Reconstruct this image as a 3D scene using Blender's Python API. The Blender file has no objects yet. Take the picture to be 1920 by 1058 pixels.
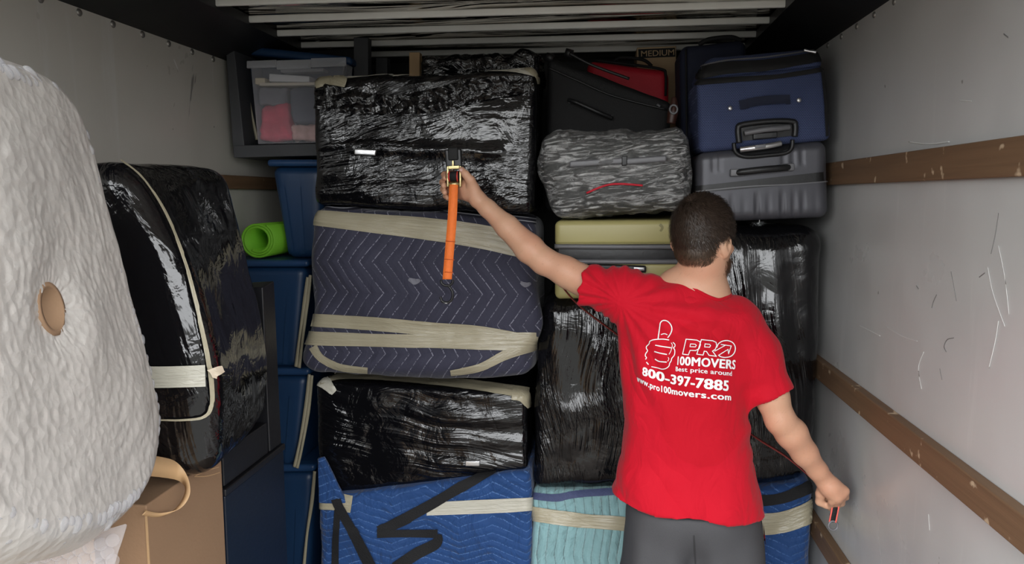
import bpy, bmesh, math, random
import numpy as np
from mathutils import Vector, Matrix
from mathutils.bvhtree import BVHTree

random.seed(7); rng = np.random.default_rng(7)
scene = bpy.context.scene
COL = scene.collection

# ------------------------------------------------------------------ camera
F = 1400.0; CZ = 1.80
TH = math.atan(.1193*.9933); PH = math.atan(.1164)
cam_d = bpy.data.cameras.new('camera'); cam_d.sensor_width = 36; cam_d.lens = F/1920*36; cam_d.clip_start = .05
cam = bpy.data.objects.new('camera', cam_d); COL.objects.link(cam)
cam.location = (0, 0, CZ); cam.rotation_euler = (math.pi/2-PH, 0, TH)
scene.camera = cam
# ------------------------------------------------------------------ world: overcast sky over pale ground, seen through the open rear door
W_STR = 4.6
world = bpy.data.worlds.new('world'); scene.world = world; world.use_nodes = True
nt = world.node_tree; nt.nodes.clear()
wo = nt.nodes.new('ShaderNodeOutputWorld'); wb = nt.nodes.new('ShaderNodeBackground')
tc = nt.nodes.new('ShaderNodeTexCoord'); sx = nt.nodes.new('ShaderNodeSeparateXYZ'); cr = nt.nodes.new('ShaderNodeValToRGB')
nt.links.new(tc.outputs['Generated'], sx.inputs[0]); mr = nt.nodes.new('ShaderNodeMapRange')
mr.inputs[1].default_value = -1; mr.inputs[2].default_value = 1
nt.links.new(sx.outputs['Z'], mr.inputs[0]); nt.links.new(mr.outputs[0], cr.inputs[0])
cr.color_ramp.elements[0].position = .50; cr.color_ramp.elements[0].color = (.10, .10, .095, 1)
cr.color_ramp.elements[1].position = .535; cr.color_ramp.elements[1].color = (.96, .98, 1, 1)
nt.links.new(cr.outputs[0], wb.inputs[0]); wb.inputs[1].default_value = W_STR; nt.links.new(wb.outputs[0], wo.inputs[0])
scene.view_settings.view_transform = 'Standard'; scene.view_settings.look = 'None'
scene.view_settings.exposure = 0.5
scene.cycles.max_bounces = 7; scene.cycles.diffuse_bounces = 4; scene.cycles.glossy_bounces = 3; scene.cycles.transmission_bounces = 3; scene.cycles.transparent_max_bounces = 10; scene.view_settings.gamma = 1.0; scene.view_settings.use_curve_mapping = False
XL, XR, YO, YF, ZR, ZC = -1.540, .806, .60, 3.95, 2.35, 2.45
pl = bpy.data.lights.new('door_portal', 'AREA'); pl.shape = 'RECTANGLE'; pl.size = XR-XL; pl.size_y = ZC; pl.cycles.is_portal = True
po = bpy.data.objects.new('door_portal', pl); COL.objects.link(po)
po.location = ((XL+XR)/2, YO, ZC/2); po.rotation_euler = (math.pi/2, 0, 0)

# ------------------------------------------------------------------ geometry helpers
C0 = np.array([0, 0, CZ])
FW = np.array([-math.sin(TH)*math.cos(PH), math.cos(TH)*math.cos(PH), -math.sin(PH)])
RT = np.array([math.cos(TH), math.sin(TH), 0.]); UP = np.cross(RT, FW)
def ray(px, py): return FW+RT*(px-960)/F+UP*(529-py)/F
def P(px, py, Y):            # the point of the place at depth Y that the photograph shows at this pixel
    r = ray(px, py); return C0+r*(Y/r[1])
def PX(px, py, X):
    r = ray(px, py); return C0+r*(X/r[0])
def depth(p): return float((np.asarray(p)-C0)@FW)

def vnoise(p, seed=0):       # smooth value noise on (N,3)
    p = np.asarray(p, float); i = np.floor(p).astype(np.int64); f = p-i; f = f*f*(3-2*f)
    def hsh(a, b, c):
        n = (a*374761393+b*668265263+c*1274126177+seed*974711) & 0xffffffff
        n = ((n ^ (n >> 13))*1274126177) & 0xffffffff
        return ((n ^ (n >> 16)) & 0xffff)/65535.
    r = 0
    for dx in (0, 1):
        for dy in (0, 1):
            for dz in (0, 1):
                w = (f[:, 0] if dx else 1-f[:, 0])*(f[:, 1] if dy else 1-f[:, 1])*(f[:, 2] if dz else 1-f[:, 2])
                r = r+w*hsh(i[:, 0]+dx, i[:, 1]+dy, i[:, 2]+dz)
    return r*2-1
def fbm(p, o=3, seed=0):
    r = 0; a = 1
    for k in range(o): r = r+a*vnoise(p*(2**k), seed+k); a *= .5
    return r

BV = {}
CLIP = None
def link(o, parent):
    COL.objects.link(o)
    if parent is not None: o.parent = parent
def tag(o, label=None, cat=None, group=None, kind=None):
    if label: o['label'] = label
    if cat: o['category'] = cat
    if group: o['group'] = group
    if kind: o['kind'] = kind
def wloc(o):
    l = Vector((0, 0, 0))
    while o is not None: l += o.location; o = o.parent
    return l
def thing(name, label, cat, loc, group=None):
    o = bpy.data.objects.new(name, None); o.empty_display_size = .05; COL.objects.link(o)
    o.location = loc; tag(o, label, cat, group); return o
def obj(name, geo, mat, parent=None, smooth=True, label=None, cat=None, group=None, kind=None, uv=None, key=None):
    V, Fc = geo[0], geo[1]
    if uv is None and len(geo) > 2: uv = geo[2]
    V = np.asarray(V, float)
    lo, hi = V.min(0), V.max(0)
    if parent is None: org = np.array([(lo[0]+hi[0])/2, (lo[1]+hi[1])/2, lo[2]])
    else: org = (lo+hi)/2
    me = bpy.data.meshes.new(name); me.from_pydata((V-org).tolist(), [], [list(map(int, f)) for f in Fc])
    if smooth: me.polygons.foreach_set('use_smooth', [True]*len(me.polygons))
    if uv is not None:
        ul = me.uv_layers.new(name='UVMap'); li = np.empty(len(me.loops), np.int32); me.loops.foreach_get('vertex_index', li)
        ul.data.foreach_set('uv', np.asarray(uv, np.float32)[li].ravel())
    me.materials.append(mat); me.update()
    o = bpy.data.objects.new(name, me); link(o, parent)
    o.location = Vector(org)-(wloc(parent) if parent is not None else Vector((0, 0, 0)))
    tag(o, label, cat, group, kind)
    if key: BV[key] = BVHTree.FromPolygons(V.tolist(), [list(map(int, f)) for f in Fc])
    return o

def axis(L, r, seg):
    r = min(r, L*.49); k = 4
    e = r*(1-np.cos(np.linspace(0, math.pi/2, k+1)))
    # round-over samples, then the flat
    e = r*np.linspace(0, 1, k+1)
    n = max(1, int(round((L-2*r)/seg)))
    return np.concatenate([e, r+(L-2*r)*np.arange(1, n)/n, L-e[::-1]])-L/2
def hexa(c, seg=.03, r=.02, amp=0., nsc=6., warp=None, mask=None, seed=0, oct=3):
    """rounded box bent onto eight corners: front TL TR BR BL, back TL TR BR BL"""
    c = np.array(c, float)
    d = lambda a, b: np.linalg.norm(c[a]-c[b])
    w = (d(0, 1)+d(3, 2)+d(4, 5)+d(7, 6))/4; h = (d(0, 3)+d(1, 2)+d(4, 7)+d(5, 6))/4; dp = (d(0, 4)+d(1, 5)+d(2, 6)+d(3, 7))/4
    r = min(r, w*.45, h*.45, dp*.45)
    ax = [axis(w, r, seg), axis(dp, r, seg), axis(h, r, seg)]; n = [len(a) for a in ax]
    idf = lambda i, j, k: (i*n[1]+j)*n[2]+k
    quads = []
    for a in range(3):
        b, e = (a+1) % 3, (a+2) % 3
        I, J = np.meshgrid(np.arange(n[b]-1), np.arange(n[e]-1), indexing='ij')
        for s in (0, n[a]-1):
            def mk(di, dj):
                q = [None]*3; q[a] = np.full(I.shape, s); q[b] = I+di; q[e] = J+dj
                return idf(*q).ravel()
            f = [mk(0, 0), mk(1, 0), mk(1, 1), mk(0, 1)]
            quads.append(np.stack(f if s else f[::-1], 1))
    Q = np.concatenate(quads); ids, inv = np.unique(Q, return_inverse=True); Q = inv.reshape(Q.shape)
    k = ids % n[2]; j = (ids//n[2]) % n[1]; i = ids//(n[1]*n[2])
    p = np.stack([ax[0][i], ax[1][j], ax[2][k]], 1); half = np.array([w, dp, h])/2
    inn = np.clip(p, -(half-r), half-r); dv = p-inn; L = np.linalg.norm(dv, axis=1, keepdims=True)
    p = inn+np.where(L > 1e-9, dv/np.maximum(L, 1e-9)*r, 0)
    N = dv/np.maximum(L, 1e-9)
    u = p[:, :1]/w+.5; v = p[:, 1:2]/dp+.5; t = p[:, 2:3]/h+.5
    f = lambda a0, a1, a2, a3: (1-u)*t*c[a0]+u*t*c[a1]+u*(1-t)*c[a2]+(1-u)*(1-t)*c[a3]
    Wp = (1-v)*f(0, 1, 2, 3)+v*f(4, 5, 6, 7)
    uvw = np.concatenate([u, v, t], 1)
    if warp is not None: Wp = warp(Wp, uvw, N)
    if amp:
        m = mask(uvw) if mask is not None else 1.
        Wp = Wp+N*(amp*m*fbm(Wp*nsc, oct, seed))[:, None]
    if CLIP: Wp[:, 0] = np.clip(Wp[:, 0], CLIP[0], CLIP[1])
    return Wp, Q
def front(TL, TR, BR, BL, Y, d, shrink=0):
    Ys = Y if isinstance(Y, (list, tuple)) else [Y]*4
    f = [P(q[0], q[1], y) for q, y in zip((TL, TR, BR, BL), Ys)]
    for x in f: x[0] = min(max(x[0], XL+.024), XR-.033)
    cen = sum(f)/4
    b = [x+(cen-x)*shrink+np.array([0, d, 0]) for x in f]
    return f+b
def rect(x0, y0, x1, y1, Y, d): return front((x0, y0), (x1, y0), (x1, y1), (x0, y1), Y, d)
def wbox(x0, x1, y0, y1, z0, z1):
    return [np.array(q, float) for q in ((x0, y0, z1), (x1, y0, z1), (x1, y0, z0), (x0, y0, z0), (x0, y1, z1), (x1, y1, z1), (x1, y1, z0), (x0, y1, z0))]
def smoothpath(pts, n, closed=False):
    pts = np.asarray(pts, float)
    if len(pts) == 2 and not closed: return np.stack([np.interp(np.linspace(0, 1, n), [0, 1], pts[:, k]) for k in range(pts.shape[1])], 1)
    m = len(pts); out = []
    T = np.linspace(0, m if closed else m-1, n, endpoint=not closed)
    for t in T:
        i = int(t); f = t-i
        if not closed and i >= m-1: i = m-2; f = 1.
        g = (lambda a: pts[a % m]) if closed else (lambda a: pts[max(0, min(m-1, a))])
        a, b, c, d = g(i-1), g(i), g(i+1), g(i+2)
        out.append(.5*((2*b)+(c-a)*f+(2*a-5*b+4*c-d)*f*f+(3*b-a-3*c+d)*f**3))
    return np.array(out)
def tube(pts, r, n=40, seg=8, closed=False, curve=True, flat=1.):
    """tube along points; r number or list"""
    pts = np.asarray(pts, float)
    q = smoothpath(pts, n, closed) if curve else pts
    m = len(q); rr = np.interp(np.linspace(0, 1, m), np.linspace(0, 1, len(np.atleast_1d(r))), np.atleast_1d(r))
    T = np.roll(q, -1, 0)-np.roll(q, 1, 0) if closed else np.gradient(q, axis=0)
    T /= np.maximum(np.linalg.norm(T, axis=1, keepdims=True), 1e-9)
    ref = np.array([0, 1., 0]) if abs(T[0][1]) < .9 else np.array([1., 0, 0])
    V = []; Fc = []
    nrm = ref-T[0]*(ref@T[0]); nrm /= np.linalg.norm(nrm)
    for i in range(m):
        nrm = nrm-T[i]*(nrm@T[i]); nrm /= np.linalg.norm(nrm); b = np.cross(T[i], nrm)
        for s in range(seg):
            a = 2*math.pi*s/seg
            V.append(q[i]+rr[i]*(math.cos(a)*nrm*flat+math.sin(a)*b))
    for i in range(m if closed else m-1):
        for s in range(seg):
            a = i*seg+s; b = i*seg+(s+1) % seg; j = (i+1) % m
            Fc.append((a, b, j*seg+(s+1) % seg, j*seg+s))
    if not closed: Fc += [tuple(range(seg))[::-1], tuple(range((m-1)*seg, m*seg))]
    return np.array(V), Fc
def join(*gs):
    V = []; Fc = []; o = 0
    for g in gs:
        V.append(np.asarray(g[0], float)); Fc += [tuple(int(i)+o for i in f) for f in g[1]]; o += len(g[0])
    return np.concatenate(V), Fc
def cast(key, px, py, off, last=None):
    d = Vector(ray(px, py)).normalized(); h = BV[key].ray_cast(Vector(C0), d)
    if h[0] is not None:
        nn = h[1]
        if nn.dot(d) > 0: nn = -nn
        return np.array(h[0]+nn*off), h[2] if False else (h[0]-Vector(C0)).length
    t = (last or 2.8)+.03
    q = Vector(C0)+d*t; h = BV[key].find_nearest(q)
    dn = (q-h[0]); dn = dn.normalized() if dn.length > 1e-6 else Vector((0, -1, 0))
    return np.array(h[0]+dn*off), t-.03
def ribbon(key, path, wid, off=.003, n=48, k=5, th=.0015):
    """a strip lying on a surface along pixels; wid in pixels (number or list)"""
    q = smoothpath(path, n); w = np.interp(np.linspace(0, 1, n), np.linspace(0, 1, len(np.atleast_1d(wid))), np.atleast_1d(wid))
    T = np.gradient(q, axis=0); T /= np.linalg.norm(T, axis=1, keepdims=True); Nn = np.stack([-T[:, 1], T[:, 0]], 1)
    V = np.zeros((n, k, 3)); last = None
    order = list(range(n//2, n))+list(range(n//2-1, -1, -1)); l0 = None
    for i in order:
        if i == n//2-1: last = l0
        for j in range(k):
            s = (j/(k-1)-.5)*w[i]; x, y = q[i]+Nn[i]*s
            V[i, j], last = cast(key, x, y, off, last)
        if i == n//2: l0 = last
    V = V.reshape(-1, 3); uv = np.stack(np.meshgrid(np.linspace(0, 1, n), np.linspace(0, 1, k), indexing='ij'), -1).reshape(-1, 2)
    uv[:, 0] *= n*.02; uv[:, 1] *= float(np.mean(w))/520
    Fc = [(i*k+j, i*k+j+1, (i+1)*k+j+1, (i+1)*k+j) for i in range(n-1) for j in range(k-1)]
    return V, Fc, uv
def strip3(pts, wv, n=30, th=.002, curve=True):
    """a band in space: centre points, width vectors per point, real thickness"""
    q = smoothpath(pts, n) if curve else np.asarray(pts, float); n = len(q)
    wv = np.asarray(wv, float); wv = np.tile(wv, (n, 1)) if wv.ndim == 1 else smoothpath(wv, n)
    T = np.gradient(q, axis=0); N = np.cross(T, wv); N /= np.maximum(np.linalg.norm(N, axis=1, keepdims=True), 1e-9)
    V = np.concatenate([q-wv/2+N*th/2, q+wv/2+N*th/2, q+wv/2-N*th/2, q-wv/2-N*th/2])
    Fc = []
    for i in range(n-1):
        for a in range(4):
            b = (a+1) % 4; Fc.append((a*n+i, b*n+i, b*n+i+1, a*n+i+1))
    Fc += [(0, 3*n, 2*n, n), (n-1, 2*n-1, 3*n-1, 4*n-1)]
    return V, Fc

# ------------------------------------------------------------------ materials
class G:
    def __init__(s, name):
        s.m = bpy.data.materials.new(name); s.m.use_nodes = True; s.t = s.m.node_tree
        s.b = s.t.nodes['Principled BSDF']; s.o = s.t.nodes['Material Output']
    def n(s, typ, ins=None, **props):
        x = s.t.nodes.new('ShaderNode'+typ)
        for k, v in props.items(): setattr(x, k, v)
        for k, v in (ins or {}).items(): s.set(x.inputs[k], v)
        return x
    def set(s, sock, v):
        if hasattr(v, 'is_output'): s.t.links.new(v, sock)
        else: sock.default_value = v
    def p(s, **kw):
        for k, v in kw.items(): s.set(s.b.inputs[k.replace('_', ' ')], v)
        return s
    def obco(s): return s.n('TexCoord').outputs['Object']
    def uv(s): return s.n('TexCoord').outputs['UV']
    def map(s, co, scale=(1, 1, 1), rot=(0, 0, 0), loc=(0, 0, 0)):
        if any(rot) and len(set(scale)) > 1:      # turn first, then stretch
            co = s.n('Mapping', {'Vector': co, 'Rotation': rot}).outputs[0]; rot = (0, 0, 0)
        return s.n('Mapping', {'Vector': co, 'Scale': scale, 'Rotation': rot, 'Location': loc}).outputs[0]
    def noise(s, co, scale=1., detail=3., rough=.5, dist=0.):
        return s.n('TexNoise', {'Vector': co, 'Scale': scale, 'Detail': detail, 'Roughness': rough, 'Distortion': dist}).outputs[0]
    def math(s, op, a, b=0., c=0., clamp=False):
        x = s.n('Math', operation=op, use_clamp=clamp); s.set(x.inputs[0], a); s.set(x.inputs[1], b); s.set(x.inputs[2], c); return x.outputs[0]
    def ramp(s, fac, stops):
        x = s.n('ValToRGB'); s.set(x.inputs[0], fac); e = x.color_ramp.elements
        while len(e) < len(stops): e.new(.5)
        for i, (q, c) in enumerate(stops):
            e[i].position = q; e[i].color = (c, c, c, 1) if isinstance(c, (int, float)) else (*c, 1)
        return x.outputs[0]
    def mix(s, fac, a, b):
        x = s.n('Mix', data_type='RGBA'); s.set(x.inputs[0], fac)
        s.set(x.inputs[6], a if hasattr(a, 'is_output') else (*a, 1)); s.set(x.inputs[7], b if hasattr(b, 'is_output') else (*b, 1)); return x.outputs[2]
    def bump(s, h, strength=.5, dist=.01, normal=None):
        x = s.n('Bump', {'Strength': strength, 'Distance': dist, 'Height': h})
        if normal is not None: s.set(x.inputs['Normal'], normal)
        return x.outputs[0]
def c4(c): return (*c, 1)
MATS = {}
def plain(name, base, rough=.5, metal=0., var=.12, sc=9., bump=.15, bsc=60., spec=.5):
    g = G(name); co = g.obco(); f = g.noise(co, sc, 4)
    lo = tuple(x*(1-var) for x in base); hi = tuple(min(1, x*(1+var)) for x in base)
    g.p(Base_Color=g.mix(f, lo, hi), Roughness=rough, Metallic=metal, Normal=g.bump(g.noise(co, bsc, 3), bump, .004), Specular_IOR_Level=spec)
    return g.m
def film(name, base=(.004, .004, .005), rough=.10, ang=0., sx=1.6, sz=30., st=.7, cr=.35, csc=9., seed=0.):
    g = G(name); co = g.map(g.obco(), loc=(seed, 0, seed*1.7))
    wp = g.n('VectorMath', {0: co, 1: g.n('VectorMath', {0: g.n('TexNoise', {'Vector': co, 'Scale': 2.2, 'Detail': 1.}).outputs['Color'], 'Scale': .16}, operation='SCALE').outputs[0]}, operation='ADD').outputs[0]
    s1 = g.noise(g.map(wp, (sx, sz*.3, sz), (0, ang, 0)), 1., 3, .5, .25)
    s2 = g.noise(g.map(wp, (sx*2.2, sz*.5, sz*2.4), (0, ang+.30, .2)), 1., 3, .55, .5)
    msk = g.ramp(g.noise(co, 2.6, 2), [(.42, .16), (.62, 1.)]); msk2 = g.ramp(g.noise(g.map(co, loc=(3, 1, 4)), 3.4, 2), [(.47, .05), (.64, 1.)])
    cw = g.noise(co, csc, 4, .5, .6); rid = g.math('ABSOLUTE', g.math('SUBTRACT', cw, .5))
    n0 = g.bump(g.noise(g.map(co, (1.4, 2, 4.), (0, ang*.5, 0)), 1., 1, .4), .30, .08)
    n1 = g.bump(g.math('MULTIPLY', s1, msk), st, .022, n0)
    n2 = g.bump(g.math('MULTIPLY', s2, msk2), st*.8, .010, n1)
    n3 = g.bump(rid, cr, .03, n2)
    g.p(Base_Color=c4(base), Roughness=g.math('MULTIPLY_ADD', g.noise(co, 5., 3), .14, rough-.06), Normal=n3, Specular_IOR_Level=.75)
    return g.m
def tape_mat(name, base=(.43, .385, .27), rough=.2):
    g = G(name); uv = g.uv()
    s = g.noise(g.map(uv, (1.5, 90, 1)), 1., 4, .6, .6); s2 = g.noise(g.map(uv, (6., 40, 1)), 1., 3, .6, 2.)
    g.p(Base_Color=g.mix(s, tuple(x*.78 for x in base), tuple(min(1, x*1.25) for x in base)), Roughness=g.math('MULTIPLY_ADD', s2, .2, rough-.06), Normal=g.bump(s2, .35, .008, g.bump(s, .55, .008)), Specular_IOR_Level=.6)
    return g.m
def quilt(name, base, line, sp=.046, A=.07, Lz=.17, lw=.035, horiz=False, lstr=.6, puff=.5, wob=.02, fold=.35):
    g = G(name); co = g.obco(); x = g.n('SeparateXYZ', {0: co})
    wn = g.noise(co, 3.5, 2); wv = g.math('MULTIPLY_ADD', wn, wob*2, -wob)
    X, Z = x.outputs[0], x.outputs[2]
    if horiz: X, Z = Z, X
    X = g.math('ADD', X, wv)
    tri = g.math('PINGPONG', g.math('ADD', Z, 10.), Lz)
    f = g.math('FRACT', g.math('ADD', g.math('DIVIDE', g.math('SUBTRACT', X, g.math('MULTIPLY', tri, A/Lz)), sp), 50.))
    dline = g.math('ABSOLUTE', g.math('SUBTRACT', f, .5))             # 0 on the seam
    msk = g.ramp(dline, [(0., 1.), (lw, 1.), (lw*1.8, 0.)])
    dash = g.ramp(g.noise(co, 160., 1), [(.42, 0.), (.5, 1.)])
    brk = g.ramp(g.noise(co, 9., 2), [(.3, .25), (.55, 1.)])
    lm = g.math('MULTIPLY', g.math('MULTIPLY', msk, brk), g.math('MULTIPLY', dash, lstr))
    cv = g.noise(co, 7., 5, .6)
    basec = g.mix(cv, tuple(q*.72 for q in base), tuple(min(1, q*1.28) for q in base))
    puf = g.math('SQRT', g.math('MULTIPLY', dline, 2.))
    n1 = g.bump(puf, puff, .008); n2 = g.bump(g.noise(g.map(co, (9, 9, 5)), 1., 4, .6, 1.), fold, .03, n1); n3 = g.bump(g.noise(co, 350., 2), .12, .002, n2)
    g.p(Base_Color=g.mix(lm, basec, line), Roughness=.75, Normal=n3, Specular_IOR_Level=.3, Sheen_Weight=.15)
    return g.m

m_wall = None
def wall_mat(name, base, seed):
    g = G(name); co = g.map(g.obco(), (1, 1, 1), (0, 0, 0), (seed, seed*.7, 0))
    dirt = g.noise(co, 1.6, 5, .6)
    c = g.mix(dirt, tuple(q*.86 for q in base), tuple(q*1.06 for q in base))
    streak = g.ramp(g.noise(g.map(co, (1, 7, .7)), 1.6, 5, .65, .3), [(.60, 0.), (.72, .35)])
    c = g.mix(streak, c, (.62, .62, .60))
    scr = g.noise(g.map(co, (1, 3.2, 26.), (.95, 0, 0)), 1., 3, .5, .4); scr2 = g.noise(g.map(co, (1, 20, 3.), (.3, 0, 0)), 1., 3, .5, .5)
    lm = g.noise(co, 1.1, 2)
    s1 = g.math('MULTIPLY', g.ramp(scr, [(.735, 0.), (.755, .8)]), g.ramp(lm, [(.5, 0.), (.6, 1.)]))
    s2 = g.math('MULTIPLY', g.ramp(scr2, [(.74, 0.), (.76, .7)]), g.ramp(g.noise(co, 1.4, 1), [(.45, 0.), (.55, 1.)]))
    c = g.mix(s1, c, (.75, .75, .74)); c = g.mix(s2, c, (.1, .1, .1))
    spk = g.ramp(g.noise(co, 24., 2), [(.785, 0.), (.80, .75)]); c = g.mix(spk, c, (.16, .15, .13))
    g.p(Base_Color=c, Roughness=g.math('MULTIPLY_ADD', dirt, .2, .2), Normal=g.bump(g.noise(g.map(co, (1, 1, 1.6)), 2.2, 2), .25, .05, g.bump(g.noise(co, 130., 2), .05, .003)), Specular_IOR_Level=.5)
    return g.m
def wood_mat(name, base, ang=0):
    g = G(name); co = g.obco()
    gr = g.noise(g.map(co, (30, 1.3, 38)), 1., 5, .65, .5); ch = g.ramp(g.noise(co, 16., 3), [(.66, 0.), (.7, .8)])
    c = g.mix(gr, tuple(q*.55 for q in base), tuple(min(1, q*1.35) for q in base)); c = g.mix(ch, c, (.55, .42, .28))
    g.p(Base_Color=c, Roughness=.62, Normal=g.bump(gr, .3, .006)); return g.m
def fabric(name, base, hi, sc=260., rough=.8, bump=.4):
    g = G(name); co = g.obco()
    ck = g.n('TexBrick', {'Vector': g.map(co, (1, 1, 1), (math.pi/2, 0, 0)), 'Color1': c4(base), 'Color2': c4(tuple(q*1.25 for q in base)), 'Mortar': c4(hi), 'Scale': sc/4., 'Mortar Size': .035, 'Brick Width': .5, 'Row Height': .3})
    g.p(Base_Color=g.mix(g.noise(co, 5., 3), ck.outputs[0], base), Roughness=rough, Normal=g.bump(ck.outputs[1], bump, .002)); return g.m

M_wallR = wall_mat('wall_panel_right', (.53, .53, .52), 0.)
M_wallL = wall_mat('wall_panel_left', (.56, .54, .485), 5.3)
M_slat = wood_mat('tie_rail_wood', (.17, .098, .052))
M_dark = plain('dark_rail_paint', (.022, .022, .024), .45, .3, .4, 5., .1, 30.)
M_rib = plain('roof_rib_paint', (.93, .91, .85), .35, 0., .1, 10.)
M_rivet = plain('rivet_steel', (.30, .29, .27), .38, .7)
def roof_mat():
    g = G('roof_sheet'); co = g.obco()
    w = g.noise(g.map(co, (1.1, 9., 1)), 1., 3, .5, .7)
    g.p(Base_Color=(.50, .47, .43, 1), Metallic=1., Roughness=.13, Normal=g.bump(w, .9, .05)); return g.m
M_roof = roof_mat()
M_floor = wood_mat('floor_wood', (.10, .07, .045))
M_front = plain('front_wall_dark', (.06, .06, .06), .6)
M_film1 = film('black_film_a', ang=.10, seed=1.)
M_film2 = film('black_film_b', ang=-.16, sz=34., st=.9, seed=2.)
M_filmV = film('black_film_vertical', ang=math.pi/2-.12, sz=44., st=.9, cr=.2, seed=3.)
M_filmV2 = film('black_film_vertical_b', ang=math.pi/2+.10, sz=38., st=.8, cr=.2, seed=4.)
M_filmS = film('black_film_seat', ang=math.pi/2+.25, sx=1.2, sz=22., st=.5, cr=.22, csc=10., seed=5.)
M_filmC = film('black_film_crumpled', ang=.25, sx=5., sz=20., st=.6, cr=.9, csc=12., seed=6.)
M_tape = tape_mat('packing_tape', (.39, .35, .245)); M_tape2 = tape_mat('packing_tape_pale', (.52, .50, .42), .16)
M_navyq = quilt('navy_quilt', (.040, .040, .066), (.34, .34, .42), sp=.046, A=.085, Lz=.115, lw=.030, lstr=.75)
M_blueq = quilt('blue_quilt', (.014, .056, .185), (.14, .28, .60), sp=.030, A=.05, Lz=.13, lw=.05, horiz=True, lstr=.45, puff=.45, fold=.9, wob=.035)
M_tealq = quilt('teal_quilt', (.23, .40, .42), (.36, .52, .54), sp=.034, A=.02, Lz=.12, lw=.10, lstr=.4, puff=1., fold=.7)
M_trim = plain('black_webbing', (.005, .005, .006), .8, 0, .3, 90., .5, 240.)
M_trimnavy = plain('navy_webbing', (.05, .065, .15), .7, 0, .25, 90., .5, 240.)
M_thread = plain('white_thread', (.45, .45, .48), .7)
M_tote = plain('blue_tote_plastic', (.010, .038, .098), .42, 0, .12, 4., .06, 40.)
M_totelid = plain('blue_tote_lid_plastic', (.015, .052, .135), .4, 0, .12, 4., .06, 40.)
M_shelf = plain('charcoal_shelf_board', (.055, .057, .062), .55, 0, .12, 6., .08, 90.)
M_card = plain('cardboard', (.27, .165, .095), .85, 0, .10, 3.5, .12, 120.)
M_card2 = plain('cardboard_light', (.42, .27, .14), .85, 0, .10, 3.5, .12, 120.)
M_cardtape = plain('paper_tape', (.52, .33, .17), .55, 0, .10, 8.)
M_black = plain('black_panel', (.008, .008, .010), .4, 0, .2)
M_navydark = plain('navy_dark_panel', (.004, .008, .018), .42, 0, .2)
M_green = plain('green_foam', (.17, .48, .02), .65, 0, .1, 12., .25, 200.)
M_olive = plain('olive_shell', (.46, .41, .17), .38, 0, .06, 4., .04, 30.)
M_oliveD = plain('olive_shell_edge', (.27, .24, .09), .4)
M_blackpl = plain('black_plastic', (.014, .014, .015), .38)
M_greypl = plain('grey_plastic', (.16, .16, .17), .35)
M_silver = plain('satin_silver', (.75, .75, .76), .28, .85)
M_whitepl = plain('white_plastic', (.8, .8, .8), .35)
M_hard = plain('graphite_shell', (.085, .085, .098), .36, .25, .08, 3., .03, 200.)
M_navyf = fabric('navy_case_fabric', (.022, .034, .095), (.15, .19, .34))
M_navyf2 = plain('navy_plain_fabric', (.010, .014, .035), .8, 0, .2, 30.)
M_blackf = plain('black_case_fabric', (.0055, .0055, .006), .72, 0, .25, 60., .3, 300.)
M_redf = plain('red_case_fabric', (.62, .016, .036), .6, 0, .1, 30., .2, 200.)
M_brown = plain('brown_leather', (.05, .018, .012), .4)
M_gold = plain('zinc_gold', (.46, .38, .19), .3, .9, .1)
M_redpl = plain('red_plastic', (.55, .04, .03), .4)
M_orange = plain('orange_webbing', (.95, .20, .03), .62, 0, .10, 120., .4, 500.)
M_redweb = plain('red_webbing', (.20, .022, .018), .7, 0, .15, 120., .4, 400.)

# ------------------------------------------------------------------ setting: the truck box
def struct(name, geo, mat, smooth=False, parent=None):
    return obj(name, geo, mat, parent, smooth, kind='structure' if parent is None else None)
box = lambda *a, **k: hexa(wbox(*a), seg=k.get('seg', 5.), r=k.get('r', .003))
floor = struct('floor', box(XL, XR, YO, YF, -.05, 0.), M_floor)
wR = struct('wall_right', box(XR, XR+.04, YO, YF, 0., ZR+.1), M_wallR)
wL = struct('wall_left', box(XL-.04, XL, YO, YF, 0., ZR+.1), M_wallL)
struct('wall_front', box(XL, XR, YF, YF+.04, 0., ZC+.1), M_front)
# gently rippled roof sheet
gx = np.linspace(XL, XR, 60); gy = np.linspace(YO, YF, 240)
A, B = np.meshgrid(gx, gy, indexing='ij'); pz = ZC+.035+.009*fbm(np.stack([A.ravel()*1.5, B.ravel()*9, 0*A.ravel()], 1), 2)
Vr = np.stack([A.ravel(), B.ravel(), pz], 1); nb = len(gy)
ceil = struct('ceiling', (Vr, [(i*nb+j, i*nb+j+1, (i+1)*nb+j+1, (i+1)*nb+j) for i in range(59) for j in range(nb-1)]), M_roof, True)
for k in range(19):
    y = 3.55-.25*k
    obj('roof_rib', hexa(wbox(XL+.1, XR-.08, y, y+.016, ZC+.004, ZC+.03), seg=.4, r=.006), M_rib, ceil)
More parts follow.
